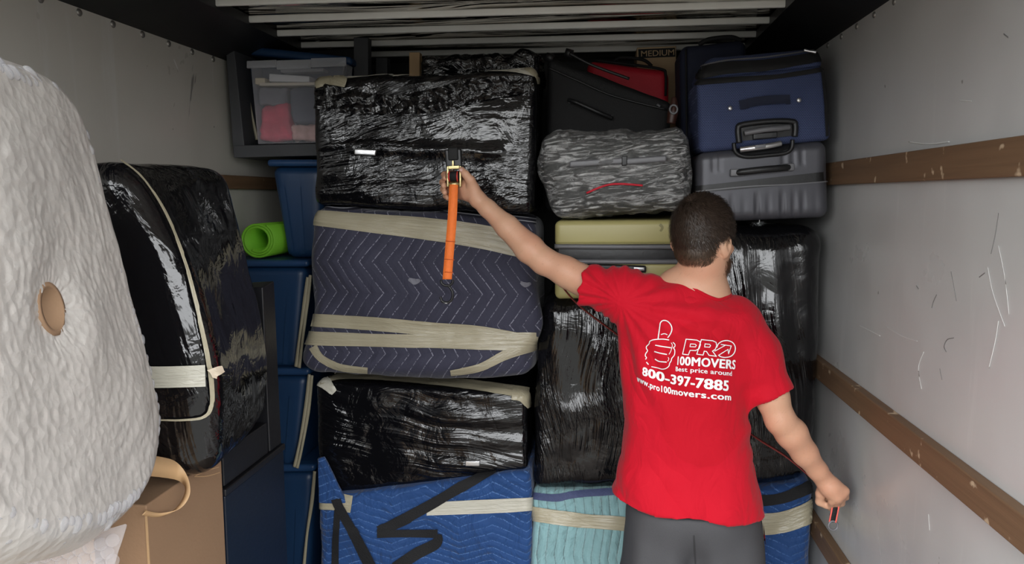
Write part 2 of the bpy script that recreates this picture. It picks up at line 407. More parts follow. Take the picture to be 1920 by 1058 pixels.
# sloped dark top rails
def rail(xa, xb, name):
    pr = [(xa, ZR), (xa, ZC+.03), (xb, ZC+.03), (xb, ZC-.005)]
    V = [(x, y, z) for y in (YO, YF) for x, z in pr]
    Fc = [(0, 1, 5, 4), (1, 2, 6, 5), (2, 3, 7, 6), (3, 0, 4, 7), (0, 3, 2, 1), (4, 5, 6, 7)]
    return struct(name, (np.array(V), Fc), M_dark)
rail(XL, XL+.20, 'trim_1'); rail(XR, XR-.175, 'trim_2')
def dome(p, n, r):
    n = Vector(n).normalized(); a = n.orthogonal().normalized(); b = n.cross(a); V = []; Fc = []
    for i in range(4):
        t = i/4*math.pi/2
        for s in range(10):
            q = 2*math.pi*s/10; V.append(np.array(Vector(p)+(a*math.cos(q)+b*math.sin(q))*r*math.cos(t)+n*r*.55*math.sin(t)))
    V.append(np.array(Vector(p)+n*r*.55))
    for i in range(3):
        for s in range(10): Fc.append((i*10+s, i*10+(s+1) % 10, (i+1)*10+(s+1) % 10, (i+1)*10+s))
    Fc += [(30+s, 30+(s+1) % 10, 40) for s in range(10)]
    return np.array(V), Fc
for k in range(22):
    y = 3.2-.1545*k*1.0
    obj('rivet', dome((XL, y, ZR-.013), (1, 0, 0), .012), M_rivet, wL)
    obj('rivet', dome((XR, y, ZR-.013), (-1, 0, 0), .010), M_rivet, wR)
for z0, z1 in ((1.835, 1.912), (1.165, 1.215), (.585, .635)):
    t_ = .022 if z1 > 1.5 else .03
    obj('tie_rail', hexa(wbox(XR-t_, XR, YO, YF, z0-(.02 if z1 < 1.5 else 0), z1), seg=2., r=.004), M_slat, wR, False, label='scuffed brown wooden tie rail')
    obj('tie_rail', hexa(wbox(XL, XL+.022, YO, YF, z0-.01, z1-.03 if z1 > 1.5 else z1), seg=2., r=.004), M_slat, wL, False, label='scuffed brown wooden tie rail')
M_scr1 = plain('pale_scratch', (.72, .72, .70), .5); M_scr2 = plain('dark_scratch', (.20, .195, .19), .6)
def wall_mark(pts, w, mat):
    q = [PX(x, y, XR-.0012) for x, y in pts]; obj('scratch', strip3(q, (0, 0.2*w, w*.5), 16, .001), mat, wR)
for pts, w, m in (([(1783, 510), (1788, 535), (1793, 564)], .004, M_scr2), ([(1756, 553), (1750, 566), (1747, 577)], .004, M_scr2), ([(1788, 634), (1776, 637), (1770, 650), (1774, 660)], .003, M_scr2),
                  ([(1872, 400), (1866, 440), (1858, 476)], .002, M_scr2), ([(1612, 611), (1630, 620), (1650, 630)], .003, M_scr1), ([(1872, 602), (1866, 640), (1854, 690)], .004, M_scr1),
                  ([(1852, 500), (1862, 550), (1884, 612)], .003, M_scr1), ([(1872, 460), (1884, 520), (1892, 590)], .006, M_scr1), ([(1660, 612), (1690, 630), (1720, 640)], .002, M_scr1),
                  ([(1704, 266), (1740, 270), (1780, 266)], .006, M_scr1), ([(1800, 188), (1822, 190)], .004, M_scr1), ([(1882, 64), (1890, 70)], .006, M_scr2), ([(1762, 692), (1766, 712)], .004, M_scr2),
                  ([(1732, 660), (1722, 690), (1728, 730)], .003, M_scr1), ([(1741, 965), (1743, 995)], .003, M_scr1), ([(1836, 520), (1846, 512)], .003, M_scr2), ([(1718, 536), (1722, 542)], .004, M_scr2)): wall_mark(pts, w, m)

# ------------------------------------------------------------------ cargo, main column
CLIP = (XL+.024, XR-.033)
def crumple(g, amp, sc, seed=0):
    V = g[0].copy(); V[:, 1] -= amp*np.abs(fbm(V*sc, 3, seed)); return (V,)+tuple(g[1:])
def base_of(c): c = np.array(c); return (c[:, 0].mean(), c[:, 1].mean(), c[:, 2].min())
def ga(x, m, s): return np.exp(-((x-m)/s)**2)

# top: box shaped load in black stretch film
c = front((586, 148), (1004, 128), (1001, 402), (590, 384), 2.70, .40)
t = thing('wrapped_case', 'large case in black stretch film at the top of the middle stack', 'wrapped load', base_of(c))
def w7(Pw, q, N):
    f = (q[:, 1] < .12); u, v = q[:, 0], q[:, 2]
    bar = ga(v, .46-.05*(u-.2), .035)*((u > .17) & (u < .87))
    Pw = Pw.copy(); Pw[:, 1] -= f*(.014*bar+.012*ga(v, .12, .1)*(1-.5*u)+.01*np.sin(u*9+v*3)*.5)
    Pw[:, 2] += .006*np.sin(u*8)*(v > .9)
    return Pw
obj('film_wrap', hexa(c, .014, .03, .005, 9., w7, seed=1), M_film1, t, key='i7')
obj('film_fold', crumple(ribbon('i7', [(588, 178), (660, 192), (740, 196), (820, 188), (900, 168), (1000, 158)], [52, 44, 34, 46, 44, 30], .003, 150, 16), .016, 26., 3), M_filmC, t, label='bunched shiny film')
obj('tape_band', crumple(ribbon('i7', [(586, 150), (640, 140), (740, 134), (860, 128), (960, 126), (1006, 132)], [30, 22, 14, 16, 22, 26], .006, 70, 7), .005, 30.), M_tape2, t)
obj('tape_corner', crumple(ribbon('i7', [(594, 150), (620, 148), (650, 158)], [34, 26, 14], .010, 24, 7), .006, 40.), M_tape, t)
obj('tape_corner', ribbon('i7', [(985, 128), (1003, 142), (1006, 158)], [10, 8, 4], .008, 16, 4), M_tape, t)
obj('handle_bar', hexa(front((664, 279), (705, 281), (703, 292), (664, 290), 2.672, .012), .02, .004), M_silver, t)

# second: load in a navy quilted blanket
c = front((584, 386), (1004, 410), (1000, 712), (572, 700), 2.69, .50)
t = thing('blanket_bundle', 'load wrapped in a navy quilted moving blanket with tape bands', 'wrapped load', base_of(c))
def w8(Pw, q, N):
    u, v = q[:, 0], q[:, 2]; Pw = Pw.copy(); s = (u-.5)*2
    edge = np.clip(np.abs(s)*2-1, 0, 1)
    px = edge*(np.where(s > 0, .045*ga(v, .36, .13)-.012*ga(v, .16, .06)+.0*v, -.012*ga(v, .7, .2)+.02*ga(v, .36, .12)-.035*ga(v, .08, .10)))
    Pw[:, 0] += px*np.clip(1.1-q[:, 1]*5, 0, 1)
    f = (q[:, 1] < .15)
    # the blanket is pinched where the tape runs and sags between
    bulge = .030*ga(v, .58, .22)+.028*ga(v, .10, .11)-.004*ga(v, .30, .04)
    fold = .010*np.sin((u*9+v*7)+2*np.sin(u*4))*ga(v, .5, .22)*(1-.4*u)+.008*np.sin(u*7-v*22)*ga(v, .1, .1)
    Pw[:, 1] -= f*(bulge*(1-np.abs(s)**4)+fold)
    Pw[:, 2] -= .010*np.sin(u*math.pi)*(v < .1)
    return Pw
obj('blanket', hexa(c, .014, .055, .007, 7., w8, seed=5), M_navyq, t, key='i8')
obj('blanket_hem', ribbon('i8', [(584, 380), (640, 388), (700, 384), (800, 390), (900, 402), (1004, 414)], 15, .003, 70), plain('navy_hem', (.028, .028, .045), .75), t)
for dy in (-2, 4): obj('stitch_line', ribbon('i8', [(584, 380+dy), (640, 388+dy), (700, 384+dy), (800, 390+dy), (900, 402+dy), (1004, 414+dy)], 1.6, .0045, 70, 2), M_thread, t)
obj('tape_band', ribbon('i8', [(580, 408), (700, 420), (800, 430), (900, 444), (1010, 468)], [26, 34, 40, 44, 46], .005, 80, 9), M_tape, t)
obj('tape_band', ribbon('i8', [(576, 600), (700, 607), (800, 616), (900, 622), (1006, 640)], [24, 26, 26, 22, 18], .005, 80, 7), M_tape, t)
obj('tape_band', ribbon('i8', [(574, 634), (700, 638), (800, 640), (900, 640), (1004, 640)], [26, 24, 26, 34, 34], .007, 80, 7), M_tape, t)
obj('tape_band', ribbon('i8', [(588, 650), (604, 672), (640, 688), (690, 694)], [16, 14, 12, 10], .006, 40, 5), M_tape, t)
obj('tape_band', ribbon('i8', [(1000, 646), (950, 664), (900, 688), (845, 698)], [22, 18, 14, 10], .006, 40, 5), M_tape, t)
# worn spots in the blanket
for x, y, s in ((778, 526, 11), (985, 532, 9)):
    obj('worn_spot', crumple(ribbon('i8', [(x-s, y-3), (x, y+2), (x+s, y-1)], [5, s*1.1, 4], .004, 14, 6), .004, 90.), plain('wadding', (.20, .20, .235), .9), t, label='frayed pale wadding showing through')

# third: box in black film, rising out of the blue blanket
c = front((592, 716), (988, 738), (990, 905), (596, 905), 2.72, .46)
c[2][2] = c[6][2] = P(990, 889, 2.70)[2]; c[3][2] = c[7][2] = P(600, 936, 2.70)[2]
t = thing('wrapped_box', 'black film wrapped box between the navy and the blue blankets', 'wrapped load', base_of(c))
def w9(Pw, q, N):
    u, v = q[:, 0], q[:, 2]; Pw = Pw.copy(); f = q[:, 1] < .12
    Pw[:, 1] -= f*(.012*ga(u, .72, .2)*ga(v, .72, .16)+.006*np.sin(v*24+u*5)*ga(u, .7, .3))
    return Pw
obj('film_wrap', hexa(c, .014, .028, .005, 8., w9, seed=9), M_film2, t, key='i9')
obj('tape_band', crumple(ribbon('i9', [(588, 716), (640, 706), (720, 708), (860, 720), (990, 738)], [20, 14, 15, 18, 20], .005, 70, 6), .004, 40.), M_tape, t)
obj('tape_corner', crumple(ribbon('i9', [(600, 712), (614, 722), (628, 736)], [24, 20, 12], .007, 20, 6), .006, 60.), M_tape2, t)
obj('tape_corner', crumple(ribbon('i9', [(960, 738), (980, 742), (990, 764)], [22, 24, 6], .007, 20, 6), .006, 60.), M_tape, t)
obj('handle_cap', hexa(front((872, 865), (900, 865), (899, 875), (872, 875), 2.695, .02), .02, .004), M_silver, t)

# bottom: blue quilted blanket
c = front((596, 934), (996, 886), (996, 1058), (598, 1058), 2.688, .53)
for k in (2, 3, 6, 7): c[k][2] = 0.
c[6][0] = c[2][0] = .02+c[1][0]*1.0-.02; c[3][0] = c[7][0] = c[0][0]
t = thing('blanket_crate', 'crate at the foot of the middle stack under a blue quilted blanket', 'wrapped load', base_of(c))
def w10(Pw, q, N):
    u, v = q[:, 0], q[:, 2]; Pw = Pw.copy(); f = q[:, 1] < .15
    Pw[:, 1] -= f*(.010*np.sin(u*13+v*6)*(v < .8)+.008*np.sin(u*5+1))
    return Pw
obj('blanket', hexa(c, .018, .03, .006, 6., w10, seed=12), M_blueq, t, key='i10')
obj('blanket_flap', hexa(front((594, 860), (606, 858), (650, 945), (596, 945), 2.672, .02), .012, .006, .003, 12.), M_blueq, t, key='i10f')
obj('tape_band', ribbon('i10', [(592, 940), (625, 941), (660, 946)], [30, 30, 30], .006, 24), M_tape, t)
obj('tape_band', ribbon('i10', [(800, 954), (890, 950), (960, 947), (1002, 944)], [24, 26, 26, 24], .006, 50, 7), M_tape2, t)
def trim(pts, w, off=.009): obj('edge_binding', ribbon('i10', pts, w, off, 40, 4), M_trim, t, label='black woven edge binding')
trim([(602, 870), (626, 925), (652, 975), (672, 1010), (698, 1062)], [16, 17, 18, 20, 22], .014)
trim([(930, 884), (860, 916), (800, 950), (712, 997)], [10, 18, 20, 20])
trim([(708, 1000), (760, 999), (822, 999)], [14, 14, 16], .011)
trim([(822, 1000), (818, 1018), (780, 1038), (742, 1064)], [14, 20, 22, 22], .008)
trim([(634, 955), (631, 1000), (629, 1062)], [12, 12, 14], .007)

# ------------------------------------------------------------------ cargo, right of the middle
def blanketed(name, label, quad, Y, d, mat, tape, seed, hem, hemmat):
    c = front(*quad, Y, d)
    for k in (2, 3, 6, 7): c[k][2] = 0.
    for k, j in ((3, 0), (7, 4), (2, 1), (6, 5)): c[k][0] = c[j][0]
    t = thing(name, label, 'wrapped load', base_of(c)); key = label
    def wp(Pw, q, N):
        u, v = q[:, 0], q[:, 2]; Pw = Pw.copy(); f = q[:, 1] < .2
        Pw[:, 1] -= f*(.012*np.sin(u*17+2*np.sin(v*5))*(1-ga(v, .9, .06))*.7+.02*ga(v, .5, .3)); return Pw
    obj('blanket', hexa(c, .016, .04, .008, 9., wp, seed=seed), mat, t, key=key)
    obj('tape_band', ribbon(key, tape[0], tape[1], .006, 50, 7), M_tape, t)
    obj('edge_binding', ribbon(key, hem[0], hem[1], .006, 50, 4), hemmat, t)
blanketed('blanket_bundle', 'load under a pale teal quilted blanket beside the blue one', ((996, 926), (1275, 912), (1275, 1058), (994, 1058)), 2.70, .7, M_tealq,
          ([(992, 962), (1060, 972), (1120, 978), (1280, 990)], [26, 28, 26, 26]), 21, ([(994, 930), (1040, 934), (1080, 928), (1160, 922), (1276, 914)], 12), M_trimnavy)
blanketed('blanket_bundle', 'load under a dark blue quilted blanket by the right wall', ((1292, 935), (1530, 905), (1545, 1058), (1292, 1058)), 2.66, .7, M_blueq,
          ([(1288, 985), (1440, 982), (1500, 968), (1534, 945)], [36, 40, 40, 34]), 22, ([(1290, 940), (1440, 938), (1500, 922), (1534, 902)], 20), M_trim)
# tall film wrapped loads
def tall(name, label, quad, Y, d, mat, seed, wf, r=.07, key=None):
    c = front(*quad, Y, d)
    t = thing(name, label, 'wrapped load', base_of(c)); obj('film_wrap', hexa(c, .014, r, .006, 7., wf, seed=seed), mat, t, key=key or label); return t
def wA(Pw, q, N):
    u, v = q[:, 0], q[:, 2]; Pw = Pw.copy(); f = q[:, 1] < .2
    Pw[:, 1] -= f*(.03*np.sin(u*math.pi)*np.sin(v*math.pi)+.006*np.sin(u*26+v*5)*ga(v, .6, .3)); Pw[:, 0] += .02*ga(v, .9, .12)*np.clip(.3-u, 0, 1); return Pw
tA = tall('wrapped_bundle', 'tall black film wrapped load below the olive suitcase', ((1010, 560), (1275, 556), (1278, 913), (995, 927)), 2.72, .72, M_filmV, 31, wA, .06)
tB = tall('wrapped_bundle', 'tall black film wrapped load against the right wall under the graphite suitcase', ((1296, 425), (1556, 425), (1534, 908), (1294, 937)), 2.66, .66, M_filmV2, 33, wA, .085)
# olive hard suitcase
c = front((1040, 414), (1292, 412), (1292, 556), (1040, 562), 2.70, .62)
t = thing('hard_suitcase', 'olive green hard shell suitcase lying under the clear wrapped bag', 'suitcase', base_of(c))
u_ = front((1040, 414), (1292, 412), (1292, 461), (1040, 464), 2.70, .62)
obj('shell_half', hexa(u_, .03, .022), M_olive, t, key='ol1')
u_ = front((1040, 490), (1292, 491), (1292, 556), (1040, 562), 2.70, .62)
obj('shell_half', hexa(u_, .03, .022), M_olive, t, key='ol2')
obj('zip_gusset', hexa(front((1043, 462), (1290, 460), (1290, 494), (1043, 492), 2.712, .6), .03, .01), M_blackpl, t)
for y in (463, 491): obj('zip_tape', tube([P(1040, y-1, 2.698), P(1160, y, 2.696), P(1292, y, 2.698)], .009, 20), M_greypl, t)
obj('edge_rim', tube([P(1042, 457, 2.698), P(1160, 457, 2.697), P(1290, 456, 2.698)], .003, 20), M_oliveD, t)
hg = obj('carry_handle', hexa(front((1100, 496), (1212, 499), (1212, 512), (1100, 508), 2.675, .03), .03, .006), M_blackpl, t)
obj('latch_plate', hexa(front((1188, 501), (1208, 502), (1208, 508), (1188, 507), 2.672, .01), .03, .002), M_silver, hg)
obj('latch_plate', hexa(front((1116, 499), (1124, 499), (1124, 504), (1116, 504), 2.672, .01), .03, .002), M_silver, hg)
obj('scuff', ribbon('ol1', [(1237, 421), (1242, 427), (1238, 434)], [6, 5, 4], .001, 12, 4), M_oliveD, t)

# clear-film bag
def clear_film():
    g = G('clear_stretch_film'); co = g.obco()
    s = g.noise(g.map(co, (8, 22, 52), (0, .12, 0)), 1., 5, .66, 1.9); s2 = g.noise(co, 24., 4, .6, 1.2); rid = g.math('ABSOLUTE', g.math('SUBTRACT', s2, .5))
    nn = g.bump(rid, .8, .014, g.bump(s, .95, .009))
    g.p(Base_Color=(.85, .85, .84, 1), Roughness=.07, Normal=nn, Specular_IOR_Level=1., Coat_Weight=1., Coat_Roughness=.04, Coat_Normal=nn)
    tr = g.n('BsdfTransparent', {'Color': (.93, .93, .92, 1)})
    fr = g.n('LayerWeight', {'Blend': .35, 'Normal': nn}).outputs['Fresnel']
    milky_glint = g.ramp(s, [(.46, .06), (.68, .80)])  # milky film folds, whitened in streaks that stand in for glints
    mx = g.n('MixShader'); g.set(mx.inputs[0], g.math('MAXIMUM', fr, milky_glint, clamp=True)); g.t.links.new(tr.outputs[0], mx.inputs[1]); g.t.links.new(g.b.outputs[0], mx.inputs[2])
    g.t.links.new(mx.outputs[0], g.o.inputs[0]); return g.m
M_clear = clear_film()
c = front((1010, 250), (1300, 236), (1296, 392), (1030, 412), 2.66, .26)
t = thing('wrapped_bag', 'grey bag bundled in clear crinkled stretch film', 'wrapped load', base_of(c))
def wC(Pw, q, N):
    u, v = q[:, 0], q[:, 2]; Pw = Pw.copy(); f = q[:, 1] < .3; s = (u-.5)*2
    Pw[:, 1] -= f*.03*np.sin(u*math.pi)*np.sin(v*math.pi); Pw[:, 0] -= .022*ga(v, .6, .25)*np.clip(-s*2-1, 0, 1); Pw[:, 2] += .012*ga(u, .15, .12)*(v > .8); return Pw
cen = sum(c)/8; ci = [cen+(q-cen)*.93 for q in c]
obj('bag', hexa(ci, .02, .06, .006, 8., wC, seed=41), plain('grey_bag_cloth', (.10, .10, .097), .6, 0, .5, 14., .4, 30.), t)
for a, b in (((1068, 308), (1170, 301)), ((1172, 303), (1250, 297))):
    obj('bag_handle', hexa(front((a[0], a[1]-6), (b[0], b[1]-6), (b[0], b[1]+6), (a[0], a[1]+6), 2.628, .03), .03, .006), M_greypl, t)
obj('handle_clip', hexa(front((1166, 293), (1176, 292), (1176, 310), (1166, 311), 2.622, .03), .03, .003), M_blackpl, t)
obj('red_cord', tube([P(1100, 362, 2.64), P(1135, 348, 2.628), P(1165, 345, 2.626), P(1205, 348, 2.628)], .004, 24, 6), M_redf, t)
obj('film_wrap', hexa(c, .012, .06, .012, 15., wC, seed=43, oct=4), M_clear, t, key='clr')

# graphite hard suitcase
c = front((1308, 286), (1552, 262), (1562, 408), (1308, 418), 2.655, .28)
t = thing('hard_suitcase', 'graphite grey hard shell suitcase with ribbed lower half by the right wall', 'suitcase', base_of(c))
def wG(Pw, q, N):
    u, v = q[:, 0], q[:, 2]; Pw = Pw.copy(); f = q[:, 1] < .2
    g_ = sum(ga(u, m, .0055) for m in (.12, .26, .36, .46, .55, .65, .73, .80, .90))
    Pw[:, 1] += f*g_*.013*np.clip((.40-v)/.25, 0, 1)
    g2 = sum(ga(u, m, .008) for m in (.12, .17, .66, .74, .80)); Pw[:, 1] += f*g2*.005*(v > .72)
    return Pw
obj('shell', hexa(c, .0075, .032, 0, 1, wG), M_hard, t, key='gr')
obj('zip_band', ribbon('gr', [(1304, 355), (1360, 350), (1440, 342), (1566, 330)], [12, 14, 16, 20], .004, 50, 6), M_blackpl, t, label='black zip')
obj('zip_bead', ribbon('gr', [(1308, 359), (1400, 350), (1480, 346), (1556, 340)], 2.2, .006, 60, 3), M_greypl, t)
hd = obj('carry_handle', tube([P(1376, 325, 2.645), P(1396, 322, 2.628), P(1430, 318, 2.622), P(1466, 315, 2.628), P(1486, 313, 2.645)], .011, 30, 8, flat=.6), M_blackpl, t)
for x, y in ((1384, 324), (1478, 314)): obj('handle_end', hexa(front((x-14, y-7), (x+12, y-8), (x+12, y+6), (x-14, y+7), 2.634, .02), .02, .004), M_greypl, hd)
rc_ = [(1376, 268), (1380, 286), (1400, 294), (1440, 291), (1472, 287), (1484, 278), (1486, 262)]
obj('handle_recess', ribbon('gr', [(1372, 276), (1428, 277), (1488, 268)], [16, 34, 16], .003, 30, 6), M_blackpl, t)
th_ = obj('pull_handle', tube([P(1388, 281, 2.640), P(1410, 278, 2.630), P(1440, 274, 2.630), P(1464, 269, 2.640)], .0095, 24, 10), M_silver, t, label='silver telescopic pull handle')
obj('release_button', hexa(front((1416, 272), (1436, 270), (1436, 277), (1416, 279), 2.617, .012), .02, .002), M_greypl, th_)
obj('recess_rim', tube([P(x, y, 2.648) for x, y in rc_], .007, 40, 8), M_blackpl, t)

# navy soft suitcase on top of it
c = front((1306, 148), (1546, 120), (1560, 262), (1312, 286), 2.655, .27)
t = thing('soft_suitcase', 'navy woven soft suitcase stacked on the graphite one under the roof', 'suitcase', base_of(c))
def wN(Pw, q, N):
    u, v = q[:, 0], q[:, 2]; Pw = Pw.copy(); f = q[:, 1] < .25
    Pw[:, 1] -= f*(.010*np.sin(u*math.pi)*np.sin(v*math.pi)+.006*ga(v, .5, .05)*((u > .22) & (u < .8))); return Pw
obj('main_body', hexa(c, .012, .022, .002, 8., wN, seed=51), M_navyf, t, key='nv')
cp = front((1326, 108), (1532, 88), (1548, 126), (1306, 150), [2.70, 2.70, 2.66, 2.66], .25)
obj('front_pocket', hexa(cp, .014, .03, .002, 8.), M_navyf, t, key='nvp')
obj('zip_band', ribbon('nvp', [(1304, 138), (1360, 128), (1440, 122), (1545, 106)], [22, 22, 20, 18], .004, 50, 6), M_blackf, t, label='broad black zip flap')
obj('zip_band', ribbon('nv', [(1304, 156), (1380, 150), (1460, 144), (1550, 130)], [9, 9, 8, 8], .005, 50, 5), M_blackf, t)
obj('piping', ribbon('nvp', [(1310, 126), (1360, 115), (1440, 108), (1536, 94)], 2.5, .004, 50, 3), M_greypl, t)
zp = obj('zip_pull', tube([P(1508, 94, 2.678), P(1518, 96, 2.672), P(1530, 98, 2.670)], [.006, .004, .006], 12, 8), M_silver, t)
for x, y in ((1369, 203), (1498, 188)): obj('stud', dome(P(x, y, 2.640), (0, -1, 0), .008), M_silver, t)
obj('carry_strap', ribbon('nv', [(1386, 198), (1430, 190), (1480, 187)], [17, 18, 17], .009, 30, 6), M_navyf2, t)
fr = [(1386, 268), (1384, 242), (1392, 234), (1440, 228), (1484, 228), (1491, 236), (1490, 256)]
obj('handle_frame', tube([P(x, y, 2.642) for x, y in fr], .010, 50, 8), M_blackpl, t)
obj('handle_well', ribbon('nv', [(1390, 252), (1440, 246), (1486, 242)], [24, 28, 24], .006, 30, 6), M_blackpl, t)
ph_ = obj('pull_handle', tube([P(1396, 250, 2.636), P(1430, 244, 2.626), P(1460, 241, 2.626), P(1480, 239, 2.636)], .009, 24, 10), M_greypl, t)
obj('handle_neck', hexa(front((1412, 250), (1458, 246), (1458, 258), (1412, 262), 2.636, .02), .02, .004), M_blackpl, t)
obj('side_piping', ribbon('nv', [(1540, 128), (1546, 190), (1550, 255)], 5, .004, 30, 3), M_blackpl, t)
# navy suitcase standing behind
c = front((1276, 86), (1400, 74), (1404, 396), (1282, 400), 2.96, .26)
t = thing('soft_suitcase', 'plain dark navy suitcase standing upright behind the woven one', 'suitcase', base_of(c))
obj('main_body', hexa(c, .03, .03, .002, 8.), M_navyf2, t, key='nb')
obj('piping', tube([P(1286, 92, 2.953), P(1287, 200, 2.953), P(1288, 300, 2.953)], .004, 20, 6), M_blackf, t)
obj('top_handle', tube([P(1310, 84, 2.99), P(1330, 74, 2.985), P(1370, 70, 2.985), P(1388, 76, 2.99)], .009, 20, 8), M_blackf, t)
# black soft suitcase, tilted
c = front((1026, 104), (1262, 192), (1240, 402), (1022, 396), 2.94, .26)
t = thing('soft_suitcase', 'black soft suitcase tipped at an angle above the clear wrapped bag', 'suitcase', base_of(c))
obj('main_body', hexa(c, .02, .028, .003, 9., seed=61), M_blackf, t, key='bk')
obj('zip_band', tube([P(1030, 128, 2.932), P(1080, 150, 2.93), P(1150, 180, 2.93), P(1250, 206, 2.932)], .004, 30, 6), M_blackpl, t)
obj('side_handle', tube([P(1066, 188, 2.925), P(1080, 192, 2.908), P(1120, 210, 2.905), P(1148, 222, 2.925)], .008, 24, 8), M_blackpl, t)
for x, y in ((1068, 190), (1146, 220)): obj('handle_rivet', dome(P(x, y, 2.925), (0, -1, 0), .008), M_silver, t)
for x, y in ((1028, 106), (1064, 98)):
    w = obj('wheel', tube([P(x-4, y, 2.95), P(x+10, y+4, 2.95)], .016, 4, 14, curve=False), M_blackpl, t)
obj('zip_pull', tube([P(1232, 196, 2.925), P(1238, 200, 2.92)], .005, 4, 6, curve=False), M_greypl, t)
obj('corner_guard', tube([P(1068, 100, 2.934), P(1110, 122, 2.93), P(1180, 148, 2.93)], .006, 20, 6), M_blackpl, t)
# red suitcase behind that
c = front((1100, 112), (1254, 132), (1254, 360), (1104, 396), 3.24, .14)
t = thing('soft_suitcase', 'red suitcase showing its top corner behind the black tipped one', 'suitcase', base_of(c))
obj('main_body', hexa(c, .03, .035, .002, 8.), M_redf, t)
obj('piping', tube([P(1116, 113, 3.236), P(1190, 122, 3.232), P(1240, 130, 3.232), P(1248, 140, 3.232), P(1248, 180, 3.235)], .006, 40, 6), M_blackf, t)
obj('top_handle', tube([P(1150, 116, 3.26), P(1165, 108, 3.25), P(1205, 112, 3.25), P(1222, 124, 3.26)], .007, 20, 8), M_blackf, t)
# carton marked MEDIUM
c = front((1194, 89), (1268, 86), (1268, 300), (1194, 300), 3.40, .3)
def text_mesh(body, off=.0, shear=0., space=1.):
    cu = bpy.data.curves.new('lettering', 'FONT'); cu.body = body; cu.offset = off; cu.shear = shear; cu.space_character = space; cu.resolution_u = 4
    o = bpy.data.objects.new('lettering', cu); COL.objects.link(o); bpy.context.view_layer.update()
    dg = bpy.context.evaluated_depsgraph_get(); me = bpy.data.meshes.new_from_object(o.evaluated_get(dg))
    bm = bmesh.new(); bm.from_mesh(me); bmesh.ops.remove_doubles(bm, verts=bm.verts, dist=1e-5); bmesh.ops.triangulate(bm, faces=bm.faces)
    V = np.array([v.co[:2] for v in bm.verts]); Fc = [[v.index for v in f.verts] for f in bm.faces]; bm.free()
    bpy.data.objects.remove(o); bpy.data.curves.remove(cu); bpy.data.meshes.remove(me)
    return V, Fc
t = thing('moving_carton', 'brown moving carton printed MEDIUM peeping out below the roof', 'box', base_of(c))
M_kraft = plain('pale_kraft', (.62, .45, .27), .85); obj('carton', hexa(c, .1, .004), M_kraft, t, False, key='med')
bd = obj('printed_band', ribbon('med', [(1197, 101), (1266, 98)], 17, .0012, 12, 3), plain('black_print', (.02, .02, .02), .8), t)
tv, tf = text_mesh('MEDIUM', .008)
tv = (tv-tv.min(0))/np.ptp(tv, axis=0)
V = np.array([P(1202+62*a, 106.5-3*a-11*b, 3.3965) for a, b in tv]); obj('lettering', (V, tf), M_kraft, bd, False)
# brown leather tag hanging in the gap
t = thing('leather_tag', 'small brown figure with a curled ring hanging in the suitcase gap', 'ornament', P(1262, 232, 2.80))
obj('body_piece', tube([P(1258, 232, 2.80), P(1262, 210, 2.80), P(1264, 194, 2.80), P(1263, 182, 2.80)], [.016, .020, .014, .007], 20, 10), M_brown, t)
obj('ring', tube([P(1263+7*math.cos(a), 205+8*math.sin(a), 2.778) for a in np.linspace(0, 6.28, 12, endpoint=False)], .004, 30, 6, closed=True), M_greypl, t)

# ------------------------------------------------------------------ top of the middle stack, behind
c = front((786, 106), (1012, 96), (1012, 140), (790, 140), 2.92, .3)
c = [q.copy() for q in c]; zb = P(850, 133, 2.70)[2]
for k in (2, 3, 6, 7): c[k][2] = zb
t = obj('plastic_sheet', hexa(c, .012, .03, .020, 16., seed=71), M_filmC, label='crumpled black plastic bundle lying on the topmost wrapped case', cat='plastic sheet')
t = obj('timber_offcut', hexa(front((767, 98), (787, 98), (787, 150), (767, 150), 3.05, .04), .05, .003), plain('pale_pine', (.50, .33, .17), .6), None, False, label='pale pine batten sticking up behind the topmost wrapped case', cat='timber')
# ------------------------------------------------------------------ left: charcoal shelf, bins
zs = P(500, 272, 2.95)[2]
t = thing('shelf_unit', 'charcoal grey open shelf unit against the left wall', 'shelf', (-1.2, 3.1, P(500, 296, 2.95)[2]))
obj('side_board', hexa(front((418, 82), (438, 84), (459, 282), (438, 296), 2.95, .42), .2, .003), M_shelf, t, False)
obj('shelf_board', hexa(front((438, 273), (600, 269), (600, 292), (438, 296), 2.945, .46), .2, .003), M_shelf, t, False)
obj('back_post', hexa(front((663, 70), (690, 70), (690, 300), (663, 300), 3.12, .05), .2, .003), M_shelf, t, False)
obj('back_post', hexa(front((704, 108), (726, 108), (726, 300), (704, 300), 3.30, .05), .2, .003), M_shelf, t, False)
obj('back_board', hexa(front((430, 100), (690, 90), (690, 290), (440, 290), 3.39, .015), .4, .003), M_black, t, False)
# blue tote with its lid, behind the clear bin
def tote(label, lid, body, Y, d, tapes=None, lidr=.014, group=None):
    c = front(*body, Y+.02, d-.04)
    for k in range(4): c[k+4][1] = Y+d-.02
    t = thing('storage_tote', label, 'storage tote', base_of(c), 'blue storage totes by the left wall')
    obj('tub', hexa(c, .03, .035), M_tote, t, key=label)
    (x0, y0), (x1, y1), (x2, y2), (x3, y3) = body
    bx = lambda f, v: (x0+(x1-x0)*f+((x3-x0)+((x2-x1)-(x3-x0))*f)*v, y0+(y1-y0)*f+(y3-y0)*v)
    for f in (.18, .5, .82): obj('rib', ribbon(label, [bx(f, .22), bx(f, .6), bx(f, .95)], 9, .006, 14, 3), M_tote, t)
    l = obj('lid', hexa(front(*lid, Y, d), .04, lidr), M_totelid, t)
    if tapes:
        for pts in tapes: obj('tape_strip', tube([P(x, y, Y-.012) for x, y in pts], [.007, .009, .006, .008], 24, 6, flat=.4), M_tape, t, label='dull tan tape strip')
    return t
